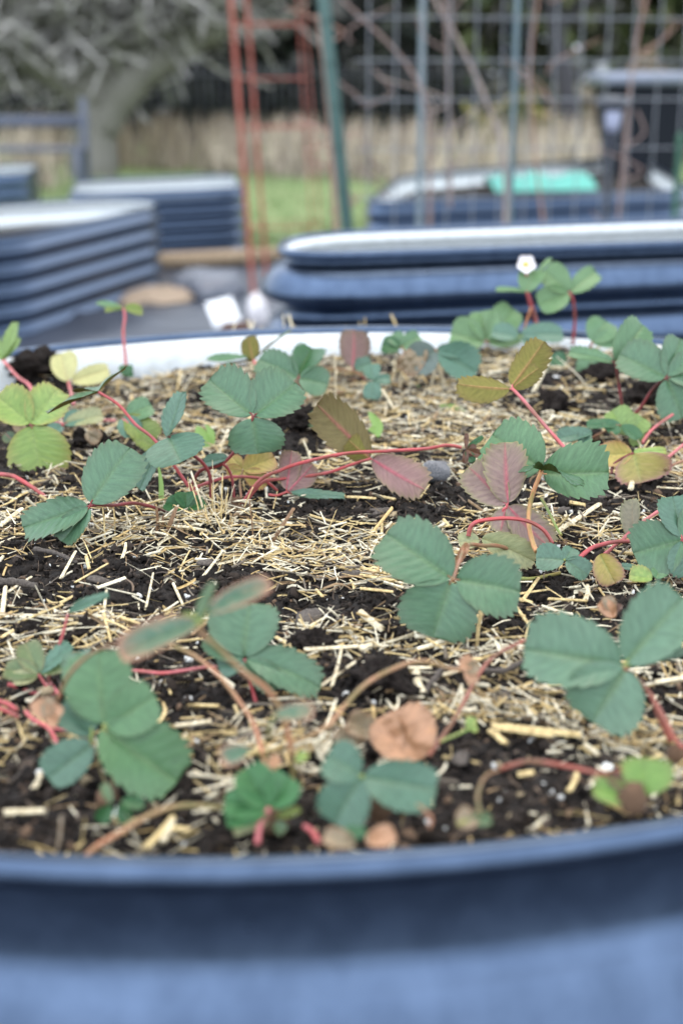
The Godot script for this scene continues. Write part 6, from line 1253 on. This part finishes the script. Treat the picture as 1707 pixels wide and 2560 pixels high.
	cane([Vector3(1.02, .0, -5.4), Vector3(1.03, .5, -5.4), Vector3(1.05, .95, -5.42)], .012, "dark red cane under the solar light", cm)
	cane([Vector3(1.1, .8, -5.7), Vector3(1.12, 1.2, -5.7), Vector3(1.19, 1.55, -5.7)], .012, "orange-brown cane rising above the bin", cm2)
	cane([Vector3(.42, .6, -5.6), Vector3(.40, 1.1, -5.6), Vector3(.36, 1.6, -5.6)], .012, "thin upright cane between the grey posts", cm)
	cane([Vector3(.80, .5, -5.7), Vector3(.72, 1.1, -5.7), Vector3(.78, 1.6, -5.7)], .010, "thin brown cane in front of the dark trunk", cm2)
	# ---- solar light on its stake
	var lamp := base("solar_light", Vector3(1.015, -.10, -5.55))
	tag(lamp, "black solar garden light on a stake in front of the bin", "garden light")
	var dk := mat(lin(.05, .055, .07), .4)
	put(lathe([Vector2(.001, .90), Vector2(.012, .90), Vector2(.03, .96), Vector2(.045, 1.06), Vector2(.047, 1.065)], 16), "cup", dk, lamp)
	put(lathe([Vector2(.036, 1.00), Vector2(.040, 1.06)], 16), "lens", mat(lin(.5, .52, .62), .3), lamp)
	put(lathe([Vector2(.001, 1.115), Vector2(.045, 1.11), Vector2(.062, 1.10), Vector2(.064, 1.075), Vector2(.047, 1.07)], 18), "cap", dk, lamp)
	put(lathe([Vector2(.001, .985), Vector2(.022, .985), Vector2(.03, 1.02), Vector2(.033, 1.06)], 14), "lamp_body", mat(lin(.36, .38, .5), .4), lamp).position = Vector3(0, 0, .018)
	put(tube(PackedVector3Array([Vector3.ZERO, Vector3(0, .9, 0)]), .012, .012, 8), "stake", dk, lamp)
	# ---- wheeled bin
	var bn := base("wheeled_bin", Vector3(2.36, 0, -11.5))
	tag(bn, "dark wheeled rubbish bin with a grey lid at the edge", "bin")
	var bm := mat(lin(.010, .012, .018), .6, .3)
	var wallp := PackedVector3Array()
	var lv := [[0.0, .46, .50], [.5, .56, .60], [.96, .70, .74], [.97, .73, .77], [1.0, .73, .77]]
	for e in lv:
		var c4 := [Vector2(-e[1] / 2, -e[2] / 2), Vector2(e[1] / 2, -e[2] / 2), Vector2(e[1] / 2, e[2] / 2), Vector2(-e[1] / 2, e[2] / 2)]
		var rr := rounded(c4, .07, 2.0)
		for i in rr.size() + 1: wallp.append(Vector3(rr[i % rr.size()].x, e[0], rr[i % rr.size()].y))
	put(grid(wallp, wallp.size() / lv.size(), lv.size(), true), "body", bm, bn)
	var lid := put(block(Vector3(.80, .10, .84), .03), "lid", mat(lin(.20, .22, .28), .4), bn)
	lid.position = Vector3(0, 1.055, 0)
	put(tube(PackedVector3Array([Vector3(-.3, 1.08, -.47), Vector3(.3, 1.08, -.47)]), .018, .018, 8), "handle", bm, bn)
	for s in [-1, 1]:
		var wh := put(lathe([Vector2(.001, -.03), Vector2(.09, -.03), Vector2(.12, -.025), Vector2(.12, .025), Vector2(.09, .03), Vector2(.001, .03)], 20), "wheel", mat(lin(.02, .02, .02), .7), bn)
		wh.rotation.z = PI / 2
		wh.position = Vector3(s * .25, .12, -.3)
	# ---- iron fence far behind
	var iron := mat(lin(.018, .02, .026), .5)
	var fe := base("iron_fence", Vector3(-6.5, 0, -21.0))
	tag(fe, "black iron picket fence in front of dark bushes", "fence")
	var pick := put(block(Vector3(.022, 1.18, .022), .003), "picket", iron, fe)
	pick.position = Vector3(0, .62, 0)
	for k in range(1, 120):
		var o := pick.duplicate()
		o.name = "picket"
		fe.add_child(o, true)
		o.position = Vector3(k * .11, .62, 0)
	for h in [.16, 1.05]: put(block(Vector3(13.2, .035, .03), .003), "rail", iron, fe).position = Vector3(6.55, h, .03)
	# bench before the fence
	var bw := mat(lin(.075, .085, .12), .6)
	var be := base("garden_bench", Vector3(-2.75, 0, -12.9))
	tag(be, "weathered blue-grey bench at the edge in front of the iron fence", "bench")
	for k in 3: put(block(Vector3(1.0, .035, .11), .006), "seat_slat", bw, be).position = Vector3(0, .45, -.14 + k * .13)
	for k in 1: put(block(Vector3(1.0, .10, .03), .006), "back_slat", bw, be).position = Vector3(0, .68 + k * .17, -.24)
	for e in [[-.46, -.22, .88], [.46, -.22, .88], [-.46, .18, .44], [.46, .18, .44]]:
		put(block(Vector3(.06, e[2], .06), .006), "leg", bw, be).position = Vector3(e[0], e[2] / 2.0, e[1])
	# dry grass tufts
	var dry := [Vector3(.52, .43, .34), Vector3(.42, .35, .29), Vector3(.62, .53, .42), Vector3(.32, .27, .22)]
	var tuft_meshes := []
	var dg := mat(Color.WHITE, .8, .3)
	dg.vertex_color_use_as_albedo = true
	for k in 26:
		var z := -14.0 - 4.0 * fposmod(k * .618, 1.0)
		var x := (-.245 + .34 * fposmod(k * .377 + .1, 1.0)) * -z
		if k > 20:
			z = -15.0 - (k - 20) * .7
			x = (.085 + .03 * (k - 20)) * -z
		var tuft := base("dry_grass_tuft", Vector3(x, 0, z))
		tag(tuft, "clump of tall tan dry grass in front of the iron fence", "grass", "dry grass clumps along the iron fence")
		var xf := []
		var cols := []
		if tuft_meshes.size() < 5:
			for i in 130:
				var L := rng.randf_range(.15, .72)
				var dir := Vector3(rng.randfn() * .22, 1, rng.randfn() * .22).normalized()
				var sx := dir.cross(Vector3(0, .1, 1)).normalized()
				xf.append(Transform3D(Basis(sx * .03, dir * L, sx.cross(dir) * .05), Vector3(rng.randfn() * .15, L * .5, rng.randfn() * .15)))
				var c: Vector3 = dry[rng.randi() % 4] * rng.randf_range(.75, 1.15)
				cols.append(Color(c.x, c.y, c.z))
			tuft_meshes.append(joined(leaf_unit, xf, cols))
		put(tuft_meshes[k % tuft_meshes.size()], "blades", dg, tuft).set_meta("kind", "stuff")
	# ---- trees and bushes
	var bark := mat(Color.WHITE, .9, .25)
	bark.albedo_texture = noise_tex(53, 0.03, [lin(.12, .11, .10), lin(.24, .23, .21), lin(.18, .17, .13)], [0.25, 0.55, 0.8])
	triplanar(bark, 2.0)
	var tr := base("bare_tree", Vector3(-2.55, 0, -15.5))
	tag(tr, "huge grey bare tree with a leaning trunk and dense drooping twigs", "tree")
	limb(tr, "trunk", [Vector3(-.1, -.1, 0), Vector3(-.05, .5, 0), Vector3(.0, 1.1, 0), Vector3(-.1, 1.9, -.1), Vector3(-.3, 3.2, -.2)], .26, .2, bark)
	limb(tr, "limb", [Vector3(0, .55, 0), Vector3(.35, 1.0, .1), Vector3(.85, 1.35, .1), Vector3(1.5, 1.75, 0), Vector3(2.1, 2.4, 0)], .22, .14, bark)
	limb(tr, "limb", [Vector3(0, .9, 0), Vector3(.4, 1.5, .1), Vector3(1.0, 2.2, 0), Vector3(1.6, 3.2, 0)], .2, .12, bark)
	limb(tr, "limb", [Vector3(0, .8, 0), Vector3(-.5, 1.25, .2), Vector3(-1.2, 1.6, .3), Vector3(-2.0, 2.2, .2)], .24, .14, bark)
	limb(tr, "limb", [Vector3(-.1, 1.2, 0), Vector3(-.6, 1.9, .2), Vector3(-1.0, 2.8, .2)], .18, .1, bark)
	var tw := mat(Color.WHITE, .9, .2)
	tw.albedo_texture = noise_tex(54, 0.03, [lin(.24, .23, .22), lin(.46, .44, .42), lin(.36, .34, .28)], [0.25, 0.55, 0.8])
	triplanar(tw, .8)
	twigs(tr, 11000, Vector3(-.9, 2.0, .0), Vector3(1.5, .75, .6), .32, .006, tw, .1)
	twigs(tr, 8000, Vector3(.75, 2.2, .1), Vector3(.9, .5, .5), .30, .006, tw, .1)
	var lm := mat(Color.WHITE, .8, .25)
	lm.vertex_color_use_as_albedo = true
	var dkc := [Vector3(.022, .026, .022), Vector3(.035, .04, .03), Vector3(.05, .05, .045)]
	var grc := [Vector3(.05, .065, .03), Vector3(.09, .11, .045), Vector3(.13, .14, .07), Vector3(.10, .10, .08)]
	var yec := [Vector3(.30, .28, .10), Vector3(.22, .24, .09), Vector3(.34, .28, .16)]
	var tanc := [Vector3(.36, .28, .20), Vector3(.28, .23, .17), Vector3(.2, .18, .13)]
	var spec := [
		["dark dense bush behind the iron fence at the edge", Vector3(-6.0, 0, -24), Vector3(2.6, 2.6, 1.2), dkc, 2600, .30],
		["dark dense bush behind the iron fence beside the grey tree", Vector3(-2.6, 0, -23.5), Vector3(2.0, 1.6, 1.0), dkc, 2600, .30],
		["dark bush behind the red tomato cage", Vector3(-.4, 0, -23.5), Vector3(1.5, 1.7, 1.0), dkc, 2200, .30],
		["olive green bush above the red tomato cage", Vector3(-1.0, 1.2, -26), Vector3(2.0, 2.4, 1.0), grc, 3600, .30],
		["dark low bush beside the green post", Vector3(1.0, 0, -22.5), Vector3(1.1, 1.2, .8), dkc, 1500, .26],
		["grey-green tall hedge bush behind the wire fence", Vector3(2.6, .8, -27), Vector3(2.4, 3.2, 1.2), grc, 5200, .32],
		["grey-green tall hedge bush above the bin", Vector3(6.4, .8, -27), Vector3(2.6, 3.2, 1.2), grc, 5200, .32],
		["yellowing bush in the middle behind the wire fence", Vector3(2.1, 0, -18.5), Vector3(.55, .55, .4), yec, 700, .16],
		["tan dry bush near the bin", Vector3(3.6, 0, -18.5), Vector3(.9, .75, .4), tanc, 1100, .16],
		["tall dark hedge closing the view on the far side", Vector3(-6.5, 1.5, -29), Vector3(4.0, 4.0, 1.2), grc, 7000, .42],
		["tall dark hedge closing the view in the middle", Vector3(0.5, 1.5, -30), Vector3(4.2, 4.0, 1.2), dkc, 7000, .42],
		["tall dark hedge closing the view behind the bin", Vector3(7.5, 1.5, -30), Vector3(4.2, 4.0, 1.2), grc, 7000, .42]]
	for e in spec:
		var b := base("leafy_bush", e[1])
		tag(b, e[0], "bush")
		var ext: Vector3 = e[2]
		put(tube(spline([Vector3(0, -e[1].y, 0), Vector3(.06, ext.y * .3 , 0), Vector3(0, ext.y, 0)], 4), .10, .03, 7), "trunk", bark, b)
		for k in 4: put(tube(spline([Vector3(0, ext.y * .2, 0), Vector3(cos(k * 1.7) * ext.x * .3, ext.y * .6, sin(k * 1.7) * ext.z * .3), Vector3(cos(k * 1.7) * ext.x * .6, ext.y * 1.1, sin(k * 1.7) * ext.z * .5)], 4), .04, .012, 6), "limb", bark, b)
		leafy(b, e[4], Vector3(0, ext.y * (.75 if e[1].y > .1 else .5), 0), ext, e[5], lm, e[3])
	var dt := base("dark_tree", Vector3(2.55, 0, -17.5))
	tag(dt, "slim dark tree trunk standing behind the wire fence", "tree")
	limb(dt, "trunk", [Vector3(.25, 0, 0), Vector3(.1, .9, 0), Vector3(-.08, 1.8, 0), Vector3(-.2, 4, 0)], .13, .09, mat(lin(.045, .042, .05), .9))
	limb(dt, "limb", [Vector3(-.05, 1.5, 0), Vector3(.4, 2.2, 0), Vector3(.7, 3.2, 0)], .06, .03, mat(lin(.045, .042, .05), .9))
	twigs(dt, 500, Vector3(0, 3.0, 0), Vector3(.8, .7, .5), .5, .014, mat(lin(.10, .09, .09), .9), 0.0)

func soil_sheet(cen: Vector2, corners: Array, h: float, label: String) -> void:
	var ring := rounded(corners, .15, .1)
	var n := ring.size()
	var p := PackedVector3Array()
	for k in 6:
		for i in n + 1:
			var q := cen.lerp(ring[i % n], maxf(k / 5.0, .002))
			p.append(Vector3(q.x, h + .02 * soil_noise.get_noise_2d(q.x * .5, q.y * .5), q.y))
	tag(put(grid(p, n + 1, 6, false), "soil", M.soil), label, "", "", "structure")
